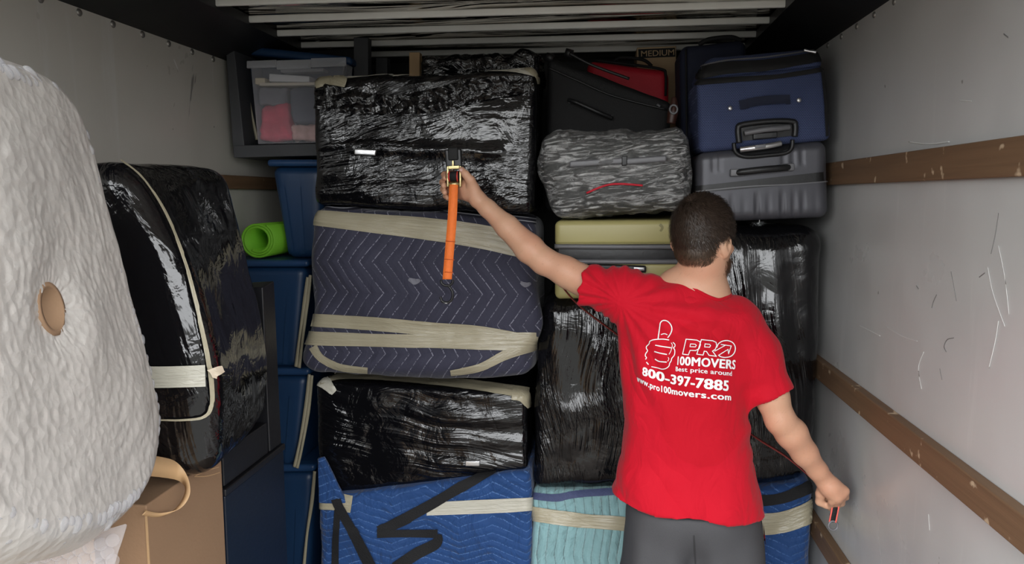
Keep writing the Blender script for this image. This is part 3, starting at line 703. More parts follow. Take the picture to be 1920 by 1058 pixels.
tote('blue storage tote standing on the charcoal shelf behind the clear bin', ((432, 84), (658, 106), (660, 122), (434, 100)), ((446, 110), (652, 122), (636, 270), (484, 270)), 3.06, .30,
     [[(455, 138), (462, 170), (472, 215), (482, 262)]])
tote('blue tote directly under the charcoal shelf above the green mat level', ((500, 299), (612, 299), (612, 312), (500, 312)), ((506, 312), (608, 312), (600, 484), (538, 484)), 2.90, .5)
tote('blue tote whose lid carries the rolled green mat', ((414, 487), (578, 488), (578, 501), (414, 501)), ((420, 500), (574, 501), (558, 690), (430, 690)), 2.86, .55,
     [[(577, 520), (572, 560), (562, 630), (555, 688)], [(582, 516), (577, 560), (567, 640), (561, 690)]])
tote('blue tote in the middle of the floor stack beside the navy blanket', ((424, 691), (580, 691), (580, 705), (424, 705)), ((430, 705), (577, 705), (560, 875), (440, 875)), 2.86, .55,
     [[(580, 702), (574, 760), (562, 830), (552, 876)], [(585, 704), (578, 770), (566, 840), (557, 878)]])
zl = P(500, 873, 2.86)[2]
c_ = ((436, 874), (590, 872), (590, 886), (436, 888))
tD = tote('blue tote at the bottom of the stack beside the blue blanket', c_, ((442, 888), (588, 886), (574, 1200), (452, 1200)), 2.86, .55,
     [[(590, 884), (585, 940), (576, 1000), (570, 1062)]])
# clear bin with contents
def clear_plastic(name, a=.3, tint=(.86, .87, .9)):
    g = G(name); tr = g.n('BsdfTransparent', {'Color': c4((.95, .95, .96))}); mx = g.n('MixShader')
    co = g.obco(); fr = g.n('LayerWeight', {'Blend': .3}).outputs['Facing']
    g.p(Base_Color=c4(tint), Roughness=.22, Normal=g.bump(g.noise(co, 20., 2), .1, .01))
    g.set(mx.inputs[0], g.math('MULTIPLY_ADD', fr, .5, a, clamp=True)); g.t.links.new(tr.outputs[0], mx.inputs[1]); g.t.links.new(g.b.outputs[0], mx.inputs[2]); g.t.links.new(mx.outputs[0], g.o.inputs[0]); return g.m
M_bin = clear_plastic('clear_bin_plastic', .08); M_binlid = clear_plastic('clear_bin_rim_plastic', .26)
c = front((470, 122), (646, 118), (628, 267), (484, 270), 2.955, .10)
t = thing('clear_bin', 'clear plastic bin of pink and white oddments on the charcoal shelf', 'storage bin', base_of(c))
# the bin is an open tub: four walls and a bottom, each with thickness
fq = c; il = [q.copy() for q in c]
def wall(a, b, cc, d): return hexa([fq[a], fq[b], fq[cc], fq[d], fq[a]+w_, fq[b]+w_, fq[cc]+w_, fq[d]+w_], .04, .002)
w_ = np.array([0, .003, 0]); g1 = wall(0, 1, 2, 3); w_ = np.array([0, -.003, 0]); g2 = hexa([fq[4]+w_, fq[5]+w_, fq[6]+w_, fq[7]+w_, fq[4], fq[5], fq[6], fq[7]], .04, .002)
w_ = np.array([.003, 0, 0]); g3 = hexa([fq[0], fq[0]+w_, fq[3]+w_, fq[3], fq[4], fq[4]+w_, fq[7]+w_, fq[7]], .04, .002); g4 = hexa([fq[1]-w_, fq[1], fq[2], fq[2]-w_, fq[5]-w_, fq[5], fq[6], fq[6]-w_], .04, .002)
h_ = np.array([0, 0, .004]); g5 = hexa([fq[3]+h_, fq[2]+h_, fq[2], fq[3], fq[7]+h_, fq[6]+h_, fq[6], fq[7]], .04, .002)
obj('tub', join(g1, g2, g3, g4, g5), M_bin, t)
for x0, x1, y0, y1 in ((462, 518, 112, 126), (518, 582, 111, 128), (582, 648, 107, 124)):
    obj('rim', hexa(front((x0, y0+2), (x1, y0), (x1, y1), (x0, y1+2), 2.945, .012), .05, .004), M_binlid, t)
obj('inner_lid', hexa(front((526, 129), (606, 128), (606, 134), (526, 136), 2.972, .06), .03, .004), M_binlid, t)
def content(label, geo, mat, cat, name): obj(name, geo, mat, None, label=label, cat=cat, group='cloth bundles in the clear bin' if cat == 'cloth' else None)
content('cream wooden block with two holes at the top of the clear bin', hexa(front((478, 146), (496, 146), (497, 158), (478, 158), 2.965, .05), .01, .003), plain('cream_paint', (.82, .72, .50), .5), 'toy block', 'toy_block')
content('white flat box lying on the oddments in the clear bin', hexa(front((504, 138), (580, 143), (580, 154), (504, 153), 2.966, .07), .03, .004), plain('white_card', (.85, .85, .85), .5), 'box', 'flat_box')
content('cream tray below the white flat box in the clear bin', hexa(front((486, 155), (590, 154), (590, 160), (486, 161), 2.964, .08), .03, .003), plain('cream_tray', (.80, .72, .58), .5), 'tray', 'tray')
content('dark grey cloth bundle on the right in the clear bin', hexa(front((540, 162), (618, 162), (606, 232), (545, 232), 2.968, .07), .012, .02, .006, 30.), plain('slate_cloth', (.12, .13, .17), .8), 'cloth', 'cloth_bundle')
content('red and pink cloth bundle on the left in the clear bin', hexa(front((486, 200), (538, 192), (545, 262), (488, 264), 2.964, .08), .010, .02, .008, 30., seed=4), plain('pink_cloth', (.75, .07, .13), .8, 0, .5, 20.), 'cloth', 'cloth_bundle')
content('pale patterned cloth bundle at the bottom of the clear bin', hexa(front((546, 234), (614, 232), (610, 264), (546, 264), 2.963, .08), .010, .012, .008, 40., seed=6), plain('patterned_cloth', (.72, .40, .36), .8, 0, .6, 26.), 'cloth', 'cloth_bundle')
content('grey cloth bundle at the upper left in the clear bin', hexa(front((484, 164), (538, 164), (536, 198), (486, 198), 2.97, .07), .010, .014, .006, 40., seed=8), plain('grey_cloth', (.20, .20, .23), .8), 'cloth', 'cloth_bundle')

# rolled green mat on the tote
cm = P(480, 442, 2.87); R0 = .076; zt = P(490, 487, 2.87)[2]; cm[2] = zt+R0+.002
def spiral(c, y0, y1, r1, turns, th):
    n = 150; V = []; Fc = []
    for i in range(n+1):
        a = -i/n*turns*2*math.pi+1.0; r = r1-(th*1.08)*turns*i/n
        for rr in (r, r-th*.92):
            for y in (y0, y1): V.append((c[0]+rr*math.cos(a), y, c[2]+rr*math.sin(a)))
    for i in range(n):
        b = i*4; Fc += [(b, b+1, b+5, b+4), (b+2, b+6, b+7, b+3), (b, b+4, b+6, b+2), (b+1, b+3, b+7, b+5)]
    Fc += [(0, 2, 3, 1), (n*4, n*4+1, n*4+3, n*4+2)]
    return np.array(V), Fc
obj('rolled_mat', spiral(cm, 2.88, 3.38, R0, 2.5, .0092), M_green, None, True, label='bright green foam mat rolled up on a blue tote lid', cat='exercise mat')

# dark boxes on the aisle side
XA = -.98
t = thing('dark_cabinet', 'dark navy low cabinet behind the tall brown carton', 'cabinet', (XA-.25, 1.98, 0))
obj('carcass', hexa(wbox(XL+.03, XA, 1.80, 2.17, 0, 1.005), .3, .004), M_navydark, t, False)
obj('top_board', hexa(wbox(XL+.03, XA+.004, 1.797, 2.175, 1.005, 1.025), .3, .004), M_black, t, False)
obj('flat_box', hexa(wbox(XL+.03, XA-.006, 1.81, 2.075, 1.027, 1.122), .3, .004), M_black, None, False, label='flat black box lying on the dark navy cabinet under the wrapped cushion', cat='box')
obj('black_board', hexa([np.array(q) for q in ((-1.5, 2.085, 1.50), (XA-.008, 2.085, 1.53), (XA-.004, 2.085, 1.027), (-1.5, 2.085, 1.027), (-1.5, 2.165, 1.50), (XA-.008, 2.165, 1.54), (XA-.004, 2.165, 1.027), (-1.5, 2.165, 1.027))], .3, .004), M_black, None, False, label='black board standing upright between the wrapped cushion and the blue totes', cat='board')
# tall brown carton with peeling paper tape
ZB = 1.125
t = thing('tall_carton', 'tall brown carton under the black wrapped cushion with peeling paper tape', 'box', (XA-.25, 1.62, 0))
obj('carton', hexa(wbox(XL+.03, XA, 1.462, 1.79, 0, ZB), .3, .004), M_card, t, False, key='ct')
def onX(px, py, o): return PX(px, py, XA+o)
loop = [onX(262, 872, .003), onX(300, 876, .004), onX(332, 884, .014), onX(349, 905, .03), onX(347, 935, .035), onX(328, 958, .022), onX(298, 966, .004), onX(270, 962, .003)]
wv = [(0, -.004, .05), (0, -.004, .05), (0, -.006, .048), (.012, -.01, .036), (.022, .004, .02), (.02, .01, .008), (.006, .01, .006), (.004, .01, .006)]
obj('peeling_tape', strip3(loop, wv, 60, .0012), M_cardtape, t)
for pts in ([(366, 892), (390, 882), (410, 876)], [(364, 894), (388, 893), (412, 886)], [(352, 866), (353, 872)]):
    obj('scratch', ribbon('ct', pts, 1.6, .001, 12, 2), M_cardtape, t)
obj('edge_strip', hexa(wbox(XA-.004, XA+.0012, 1.4605, 1.4635, 0, ZB-.01), .5, .0005), M_card2, t, False)
t = obj('carton', hexa(wbox(XL+.03, -1.06, .64, 1.40, 0, 1.135), .3, .004), M_card2, None, False, label='brown carton below the bubble wrap roll', cat='box')

# black wrapped seat on the carton
fB = P(400, 842, 1.58); bB = P(503, 830, 2.06); fT = P(236, 300, 1.58); bT = P(438, 312, 2.06)
c = [np.array([-1.47, 1.58, fT[2]]), fT, fB, np.array([-1.44, 1.58, fB[2]]), np.array([-1.50, 2.06, bT[2]]), bT, bB, np.array([-1.46, 2.06, bB[2]])]
c[2][2] = c[3][2] = ZB+.004; c[6][2] = c[7][2] = ZB+.004; 
t = thing('wrapped_cushion', 'bulky cushion in black film leaning at the left wall', 'wrapped load', base_of(c))
def wS(Pw, q, N):
    u, v, z = q[:, 0], q[:, 1], q[:, 2]; Pw = Pw.copy(); s = np.clip((u-.5)*2, 0, 1)
    Pw[:, 0] += s*(.085*np.sin(np.clip(z, 0, 1)*math.pi)**1.2*(1-.75*v)+.03*ga(z, .25, .2)*v)
    Pw[:, 1] -= (v < .3)*.03*np.sin(u*math.pi)*np.sin(z*math.pi)
    return Pw
gS = hexa(c, .014, .06, .008, 6., wS, seed=81)
obj('film_wrap', gS, M_filmS, t, key='seat')
obj('piping', ribbon('seat', [(226, 306), (262, 335), (300, 390), (330, 455), (352, 520), (370, 590), (386, 660), (394, 720), (394, 762), (380, 781), (345, 786), (305, 786)], [3, 3, 4, 5, 6, 7, 8, 8, 7, 5, 4, 3], .008, 120, 5), M_tape, t, label='tan taped seam')
obj('tape_band', ribbon('seat', [(250, 706), (320, 706), (384, 704)], 40, .007, 30, 6), M_tape2, t)
obj('tape_tag', crumple(ribbon('seat', [(392, 700), (400, 694), (409, 690)], [22, 16, 12], .018, 12, 5), .01, 60.), plain('pale_tape_end', (.62, .52, .40), .5), t)
obj('hanging_film', hexa([P(330, 820, 1.60), P(490, 806, 1.98), P(440, 838, 1.9), P(380, 852, 1.6), P(330, 820, 1.7), P(490, 806, 2.04), P(440, 838, 2.0), P(380, 852, 1.7)], .012, .008, .01, 20., seed=3), M_filmS, t) if False else None

# ------------------------------------------------------------------ bubble wrap roll
az, el = math.radians(15.5), math.radians(9)
n_ = np.array([math.cos(az)*math.cos(el), math.sin(az)*math.cos(el), math.sin(el)])
cR = P(112, 577, 1.06); u_ = np.cross([0, 0, 1.], n_); u_ /= np.linalg.norm(u_); v_ = np.cross(n_, u_)
tg = [(50, 103), (90, 116), (130, 148), (163, 200), (185, 262), (200, 330), (215, 400), (238, 480), (265, 577), (287, 650), (302, 710), (312, 770), (315, 820), (309, 880), (290, 935), (262, 975), (225, 1003), (180, 1025), (130, 1038)]
pol = []
for x, y in tg:
    r = ray(x, y); q = C0+r*(((cR-C0)@n_)/(r@n_))-cR; pol.append((math.atan2(q@v_, q@u_), math.hypot(q@u_, q@v_)))
pol.sort(); pa = np.array([p[0] for p in pol]); pr = np.array([p[1] for p in pol]); rm = pr.mean()
print('roll radii', pr.min(), pr.max(), np.degrees(pa[[0, -1]]))
def rad(a):
    a = (a+math.pi) % (2*math.pi)-math.pi
    A = np.concatenate([pa, [pa[-1]+.5, math.pi, ]]); Rr = np.concatenate([pr, [(pr[-1]+rm)/2, rm]])
    A = np.concatenate([[-math.pi, pa[0]-.5], A]); Rr = np.concatenate([[rm, (pr[0]+rm)/2], Rr])
    return np.interp(a, A, Rr)
def bub_mat(name, a_lo, tint, rough, bs, dens=1.):
    g = G(name); co = g.obco()
    vv = g.n('TexVoronoi', {'Vector': g.map(co, (1, 1, 1)), 'Scale': bs, 'Randomness': .8}).outputs['Distance']
    wr = g.noise(g.map(co, (34, 34, 60)), 1., 4, .6, 1.4); w2 = g.noise(co, 11., 3, .5, .5)
    nn = g.bump(g.math('ABSOLUTE', g.math('SUBTRACT', wr, .5)), .10, .012, g.bump(vv, .14, .012, g.bump(w2, .15, .03)))
    col = g.mix(g.noise(co, 3., 3), tuple(q*.92 for q in tint), tint)
    g.p(Base_Color=col, Roughness=rough, Normal=nn, Specular_IOR_Level=.55)
    return g.m
M_bface = bub_mat('bubble_wrap_layers', .9, (.51, .482, .450), .34, 55.)
M_bside = bub_mat('bubble_wrap_outer', .9, (.56, .56, .575), .25, 42.)
M_bubble = clear_plastic('bubble_film', .12, (.78, .75, .75)); M_bubrim = clear_plastic('bubble_film_rim', .20, (.66, .66, .68))
t = thing('bubble_wrap_roll', 'huge roll of bubble wrap at the left with a cardboard core hole', 'bubble wrap', cR-np.array([.25, .05, .40]))
na, nr = 240, 70; V = []; Fc = []
angs = np.linspace(-math.pi, math.pi, na, endpoint=False); RA = np.array([rad(a) for a in angs]); RA = np.convolve(np.concatenate([RA[-4:], RA, RA[:4]]), np.ones(9)/9, 'valid')
for i, a in enumerate(angs):
    for j in range(nr+1):
        f = j/nr; r = .036+(RA[i]-.036)*f
        V.append(cR+r*(math.cos(a)*u_+math.sin(a)*v_))
V = np.array(V); ff = np.tile(np.linspace(0, 1, nr+1), na); aa = np.repeat(angs, nr+1)
# wound layers: little ridges that break up, a soft round-over at the rim
hgt = .0014*vnoise(np.stack([ff*46, aa*9+vnoise(np.stack([ff*9, aa*4, 0*ff], 1), 2), 0*ff], 1), 4)+.0008*vnoise(V*50, 6)+.008*vnoise(V*7, 8)-.045*np.clip((ff-.86)/.14, 0, 1)**2.2-.012*ga(ff, 0, .10)
V = V+n_*hgt[:, None]
for i in range(na):
    i2 = (i+1) % na
    for j in range(nr): Fc.append((i*(nr+1)+j, i*(nr+1)+j+1, i2*(nr+1)+j+1, i2*(nr+1)+j))
face = obj('wound_face', (V, Fc), M_bface, t, key='rf')
Ls = .52; ns = 40; V2 = []; F2 = []
for i, a in enumerate(angs):
    for j in range(ns+1):
        x = j/ns; rr = RA[i]*(1+.004*math.sin(a*60+x*9)); rr -= .03*max(0, 1-x*10)**2
        V2.append(cR+rr*(math.cos(a)*u_+math.sin(a)*v_)-n_*(.03+Ls*x))
for i in range(na):
    i2 = (i+1) % na
    for j in range(ns): F2.append((i*(ns+1)+j, i2*(ns+1)+j, i2*(ns+1)+j+1, i*(ns+1)+j+1))
V2 = np.array(V2); V2 += (.006*vnoise(V2*40, 3))[:, None]*n_[None, :]
obj('outer_layers', (V2, F2), M_bside, t); print('roll low', V2[:, 2].min(), V[:, 2].min())
# core tube
def cyl(c, ax, r0, r1, L, n=28):
    ax = np.asarray(ax)/np.linalg.norm(ax); a = np.cross(ax, [0, 0, 1.]); a /= np.linalg.norm(a); b = np.cross(ax, a); V = []; Fc = []
    for k, (r, l) in enumerate(((r1, 0), (r0, 0), (r0, L), (r1, L))):
        for s in range(n): V.append(c+ax*l+r*(math.cos(2*math.pi*s/n)*a+math.sin(2*math.pi*s/n)*b))
    for k in range(4):
        for s in range(n): Fc.append((k*n+s, k*n+(s+1) % n, ((k+1) % 4)*n+(s+1) % n, ((k+1) % 4)*n+s))
    return np.array(V), Fc
obj('core_tube', cyl(cR-n_*.010, -n_, .0335, .0425, .5), M_card, t)
# bubbles: domes around the rim and over the loose sheet, each a small half ball
def bub_dome(p, n, r, seg=8, st=3):
    n = Vector(n).normalized(); a = n.orthogonal().normalized(); b = n.cross(a); V = []; Fc = []
    for i in range(st):
        q = i/st*math.pi/2*.95
        for s in range(seg):
            w = 2*math.pi*s/seg; V.append(np.array(Vector(p)+(a*math.cos(w)+b*math.sin(w))*r*math.cos(q)**.7+n*r*.62*math.sin(q)))
    V.append(np.array(Vector(p)+n*r*.62)); top = st*seg
    for i in range(st-1):
        for s in range(seg): Fc.append((i*seg+s, i*seg+(s+1) % seg, (i+1)*seg+(s+1) % seg, (i+1)*seg+s))
    Fc += [((st-1)*seg+s, (st-1)*seg+(s+1) % seg, top) for s in range(seg)]
    return np.array(V), Fc
gs = []
for row in range(4):
    for i in range(110):
        a = -math.pi+2*math.pi*(i+.5*(row % 2))/110; r = rad(a)
        dirv = math.cos(a)*u_+math.sin(a)*v_; fr_ = row/3
        p = cR+dirv*(r-.012-.030*(1-fr_)**1.5)+n_*(-.010-.060*fr_**1.5); nn = dirv*(.35+.65*fr_)+n_*(1-.75*fr_)
        gs.append(bub_dome(p+rng.normal(0, .002, 3), nn+rng.normal(0, .12, 3), .0125+.002*rng.random(), 10, 4))
obj('rim_bubbles', join(*gs), M_bubrim, t, kind='stuff', label='clear air bubbles along the rim')
# loose outer sheet hanging under the roll, with bigger bubbles
sh = []; nu, nv = 26, 8; SV = []; SF = []
for i in range(nu):
    f = i/(nu-1); x = -30+f*410; y0 = 1052-52*math.sin(min(1, f*1.05)*math.pi*.5)**2*0-0
    top = np.interp(x, [-30, 120, 200, 260, 320, 380], [1050, 1030, 1010, 985, 950, 905]); bot = np.interp(x, [-30, 200, 300, 380], [1120, 1110, 1080, 1000])
    for j in range(nv):
        g = j/(nv-1); SV.append(P(x-40*g*0, top+(bot-top)*g, 1.10+.06*f-.015*g))
SF = [(i*nv+j, i*nv+j+1, (i+1)*nv+j+1, (i+1)*nv+j) for i in range(nu-1) for j in range(nv-1)]
SV = np.array(SV)
gs = []; sel = [i for i in range(1)]
for jj in range(5):
    for ii in range(20):
        x = -20+ii*21+10.5*(jj % 2); top = np.interp(x, [-30, 120, 200, 260, 320, 380], [1050, 1030, 1010, 985, 950, 905]); y = top+8+jj*19
        if x > 226-jj*5: continue
        f = (x+30)/410; gs.append(bub_dome(P(x+rng.normal(0, 1), y, 1.095+.06*f), (.25, -1, .1), .0118, 14, 5))
ls = obj('loose_sheet', hexa([P(-40, 1046, 1.10), P(236, 985, 1.135), P(206, 1085, 1.13), P(-40, 1130, 1.09), P(-40, 1046, 1.104), P(236, 985, 1.139), P(206, 1085, 1.134), P(-40, 1130, 1.094)], .02, .001, .004, 12.), M_bubble, t)
obj('sheet_bubbles', join(*gs), M_bubble, ls, kind='stuff')

# ------------------------------------------------------------------ the person
class Vol:
    def __init__(s, lo, hi, h):
        s.lo = np.array(lo, float); s.h = h; s.n = np.ceil((np.array(hi)-s.lo)/h).astype(int)+1
        s.D = np.full(s.n, 1., np.float32); s.ax = [(s.lo[k]+h*np.arange(s.n[k])).astype(np.float32) for k in range(3)]
    def sl(s, lo, hi):
        a = np.clip(np.floor((np.array(lo)-s.lo)/s.h).astype(int), 0, s.n-1); b = np.clip(np.ceil((np.array(hi)-s.lo)/s.h).astype(int)+1, 1, s.n)
        return tuple(slice(a[k], b[k]) for k in range(3))
    def grid(s, q): return s.ax[0][q[0]][:, None, None], s.ax[1][q[1]][None, :, None], s.ax[2][q[2]][None, None, :]
    def put(s, q, d, k):
        A = s.D[q]; hh = np.maximum(k-np.abs(A-d), 0)/k; s.D[q] = np.minimum(A, d)-hh*hh*k*.25
    def cone(s, a, b, ra, rb, k=.01, sc=None):
        a = np.asarray(a, float); b = np.asarray(b, float); m = max(ra, rb)+k+3*s.h
        q = s.sl(np.minimum(a, b)-m, np.maximum(a, b)+m); x, y, z = s.grid(q)
        ab = b-a; L2 = max(ab@ab, 1e-9)
        t = np.clip(((x-a[0])*ab[0]+(y-a[1])*ab[1]+(z-a[2])*ab[2])/L2, 0, 1)
        d = np.sqrt((x-a[0]-t*ab[0])**2+(y-a[1]-t*ab[1])**2+(z-a[2]-t*ab[2])**2)-(ra+(rb-ra)*t)
        s.put(q, d.astype(np.float32), k)
    def chain(s, pts, rs, k=.01):
        for i in range(len(pts)-1): s.cone(pts[i], pts[i+1], rs[i], rs[i+1], k)
    def ell(s, c, R, rad_, k=.01, sub=False):      # R rows = local axes
        c = np.asarray(c, float); R = np.asarray(R, float); rad_ = np.asarray(rad_, float); m = rad_.max()+k+3*s.h
        q = s.sl(c-m, c+m); x, y, z = s.grid(q); x = x-c[0]; y = y-c[1]; z = z-c[2]
        l = [(x*R[i][0]+y*R[i][1]+z*R[i][2])/rad_[i] for i in range(3)]
        r = np.sqrt(l[0]**2+l[1]**2+l[2]**2); g = np.sqrt((l[0]/rad_[0])**2+(l[1]/rad_[1])**2+(l[2]/rad_[2])**2)
        d = (r*(r-1)/np.maximum(g, 1e-6)).astype(np.float32)
        if sub:
            A = s.D[q]; d = -d; hh = np.maximum(k-np.abs(A-d), 0)/k; s.D[q] = np.maximum(A, d)+hh*hh*k*.25
        else: s.put(q, d, k)
    def mesh(s, smooth=2):
        D = s.D; S = D < 0
        cnt = np.zeros(s.n-1, np.uint8)
        for o in np.ndindex(2, 2, 2): cnt += S[o[0]:s.n[0]-1+o[0], o[1]:s.n[1]-1+o[1], o[2]:s.n[2]-1+o[2]]
        act = np.argwhere((cnt > 0) & (cnt < 8)); idx = np.full(s.n-1, -1, np.int32); idx[tuple(act.T)] = np.arange(len(act))
        acc = np.zeros((len(act), 3)); num = np.zeros(len(act))
        cor = np.array(list(np.ndindex(2, 2, 2)))
        val = {tuple(o): D[tuple((act+o).T)] for o in cor}
        for o in cor:
            for k in range(3):
                if o[k]: continue
                p = o.copy(); p[k] = 1; a = val[tuple(o)]; b = val[tuple(p)]; c = (a < 0) != (b < 0)
                t = np.where(c, a/np.where(a-b == 0, 1, a-b), 0); e = np.tile(o.astype(float), (len(act), 1)); e[:, k] = t
                acc[c] += e[c]; num[c] += 1
        V = s.lo+s.h*(act+acc/num[:, None]); quads = []
        for k in range(3):
            a, b = (k+1) % 3, (k+2) % 3
            s0 = [slice(None)]*3; s1 = [slice(None)]*3; s0[k] = slice(0, s.n[k]-1); s1[k] = slice(1, s.n[k])
            ch = np.argwhere(S[tuple(s0)] != S[tuple(s1)])
            ch = ch[(ch[:, a] > 0) & (ch[:, b] > 0) & (ch[:, a] < s.n[a]-1) & (ch[:, b] < s.n[b]-1)]
            def ix(da, db):
                c = ch.copy(); c[:, a] -= da; c[:, b] -= db; return idx[tuple(c.T)]
            q = np.stack([ix(0, 0), ix(1, 0), ix(1, 1), ix(0, 1)], 1)
            inside = S[tuple(ch.T)]; q[~inside] = q[~inside][:, ::-1]; quads.append(q)
        Q = np.concatenate(quads)
        E_ = np.concatenate([Q[:, [0, 1]], Q[:, [1, 2]], Q[:, [2, 3]], Q[:, [3, 0]]])
        for _ in range(smooth):
            for lam in (.5, -.52) if smooth > 1 else (.4,):
                sm = np.zeros_like(V); c = np.zeros(len(V))
                for k in range(3): sm[:, k] = np.bincount(E_[:, 0], V[E_[:, 1], k], len(V))
                c = np.bincount(E_[:, 0], minlength=len(V)); V = V+lam*(sm/np.maximum(c, 1)[:, None]-V)
        return V, Q
def vnormals(V, Q):
    n = np.cross(V[Q[:, 2]]-V[Q[:, 0]], V[Q[:, 3]]-V[Q[:, 1]]); N = np.zeros_like(V)
    for j in range(4): np.add.at(N, Q[:, j], n)
    return N/np.maximum(np.linalg.norm(N, axis=1, keepdims=True), 1e-12)

YM = 2.30
J = lambda x, y, Y=YM: P(x, y, Y)
LS, LE, LW = J(1182, 566, 2.29), J(1020, 490, 2.36), J(896, 374, 2.42)
RS, RE, RW = J(1402, 622, 2.29), J(1463, 788, 2.25), J(1545, 899, 2.31)
xm = J(1290, 900)[0]
neck0, neck1 = J(1316, 548, 2.30), J(1318, 486, 2.27)
HC = J(1319, 450, 2.27)
ha = math.radians(38); tilt = math.radians(-6)
hr = np.array([math.cos(ha), -math.sin(ha), 0]); hf = np.array([math.sin(ha)*math.cos(tilt), math.cos(ha)*math.cos(tilt), math.sin(tilt)]); hu = np.cross(hr, hf)
HR = np.stack([hr, hf, hu])
H = lambda x, y, z: HC+hr*x+hf*y+hu*z
foot = np.array([xm, YM, 0.])
person = thing('person', 'man in a red printed T-shirt and dark shorts reaching up with a strap', 'person', foot)
hips = J(1296, 985, 2.30); hz = hips[2]
b = Vol((-.56, 2.02, 0), (.80, 2.58, 1.96), .0042)
def lerp(a, c, t): return np.asarray(a)*(1-t)+np.asarray(c)*t
# trunk
for k, (px, py, w, d) in enumerate(((1296, 985, .155, .10), (1290, 860, .130, .095), (1286, 740, .145, .105), (1286, 640, .155, .105), (1292, 580, .13, .09))):
    b.ell(J(px, py, 2.30), np.eye(3), (w, d, .14), .05)
b.chain([neck0+np.array([0, .0, -.05]), neck0, neck1, H(0, -.02, -.02)], [.085, .066, .062, .058], .03)
for S_, sgn in ((LS, -1), (RS, 1)): b.cone(neck0+np.array([0, .01, -.03]), S_, .045, .044, .03)
# head
b.ell(H(0, -.012, .030), HR, (.074, .094, .092), .02)
b.ell(H(0, .035, -.045), HR, (.060, .062, .078), .025)
b.ell(H(0, .062, -.092), HR, (.034, .030, .026), .02)
b.ell(H(0, .088, .028), HR, (.050, .014, .014), .012)
b.chain([H(0, .092, .022), H(0, .112, -.018), H(0, .108, -.026)], [.008, .013, .012], .008)
for s in (-1, 1):
    b.ell(H(s*.018, .100, -.024), HR, (.010, .010, .008), .006); b.ell(H(s*.031, .097, .012), HR, (.017, .012, .011), .008, sub=True)
    b.ell(H(s*.042, .070, -.020), HR, (.020, .018, .018), .012)
    er = np.stack([hr*math.cos(.45*s)-hf*math.sin(.45)*1., hf*math.cos(.45)+hr*math.sin(.45*s), hu]); er /= np.linalg.norm(er, axis=1, keepdims=True)
    b.ell(H(s*.076+.002, -.006, -.014), er, (.010, .020, .032), .006); b.ell(H(s*.073+.002, .000, -.040), er, (.008, .010, .012), .006)
    b.ell(H(s*.086+.002, -.002, -.010), er, (.006, .010, .018), .003, sub=True)
b.ell(H(0, .100, -.060), HR, (.024, .010, .006), .005); b.ell(H(0, .099, -.069), HR, (.021, .010, .006), .005)
# arms
b.chain([LS, lerp(LS, LE, .35), lerp(LS, LE, .75), LE, lerp(LE, LW, .22)+[0, 0, -.004], lerp(LE, LW, .55), lerp(LE, LW, .85), LW], [.050, .050, .046, .042, .0455, .037, .028, .0265], .014)
b.cone(lerp(LS, LE, .35)+[0, 0, -.014], lerp(LS, LE, .7)+[0, 0, -.012], .042, .036, .02)
b.chain([RS, lerp(RS, RE, .35), lerp(RS, RE, .75), RE, lerp(RE, RW, .22)+[.004, 0, 0], lerp(RE, RW, .55), lerp(RE, RW, .85), RW], [.050, .050, .048, .043, .046, .038, .029, .027], .014)
b.cone(lerp(RS, RE, .35)+[.012, 0, 0], lerp(RS, RE, .7)+[.008, 0, 0], .044, .036, .02)
# left hand round the ratchet: palm on the right of it, fingers behind and round its left side, thumb up the near side
b.chain([LW, J(882, 358, 2.432), J(872, 352, 2.440)], [.0265, .028, .026], .012)
b.cone(J(876, 366, 2.435), J(866, 366, 2.448), .020, .016, .012); b.cone(J(880, 346, 2.432), J(869, 338, 2.450), .020, .014, .012)
FL = [((868, 335, 2.452), (848, 326, 2.462), (833, 328, 2.442), (835, 334, 2.418), .0118), ((866, 346, 2.455), (845, 340, 2.466), (830, 342, 2.444), (832.5, 348, 2.416), .0120),
      ((864, 357, 2.454), (845, 353, 2.465), (831, 355, 2.443), (834, 361, 2.417), .0114), ((864, 367, 2.450), (848, 365, 2.458), (836, 368, 2.440), (840, 372, 2.420), .0102)]
for a, c_, d_, e, r in FL: b.chain([J(*a), J(*c_), J(*d_), J(*e)], [r*1.15, r, r*.93, r*.84], .004)
b.chain([LW+[0, -.004, 0], J(887, 352, 2.412), J(882, 338, 2.398), J(873, 327, 2.392), J(865.5, 318, 2.394)], [.024, .019, .0145, .0118, .0095], .008)
# right hand: fist, back of the hand to the camera
b.chain([RW, J(1556, 914, 2.306), J(1567, 929, 2.302)], [.027, .030, .026], .012)
b.cone(J(1562, 912, 2.306), J(1581, 921, 2.305), .024, .018, .014)
FR = [((1560, 940, 2.300), (1557, 952, 2.338), (1551, 940, 2.358), (1550, 930, 2.340), .0105), ((1570, 938, 2.297), (1568, 950, 2.338), (1561, 938, 2.360), (1559, 928, 2.342), .0108),
      ((1579, 931, 2.299), (1578, 944, 2.338), (1571, 932, 2.358), (1568, 923, 2.342), .0102), ((1586, 921, 2.304), (1586, 933, 2.336), (1580, 922, 2.352), (1577, 915, 2.340), .0092)]
for a, c_, d_, e, r in FR: b.chain([J(*a), J(*c_), J(*d_), J(*e)], [r*1.15, r, r*.95, r*.85], .004)
b.chain([J(1546, 908, 2.316), J(1539, 926, 2.326), J(1537, 941, 2.334), J(1549, 949, 2.330)], [.020, .015, .0125, .010], .007)
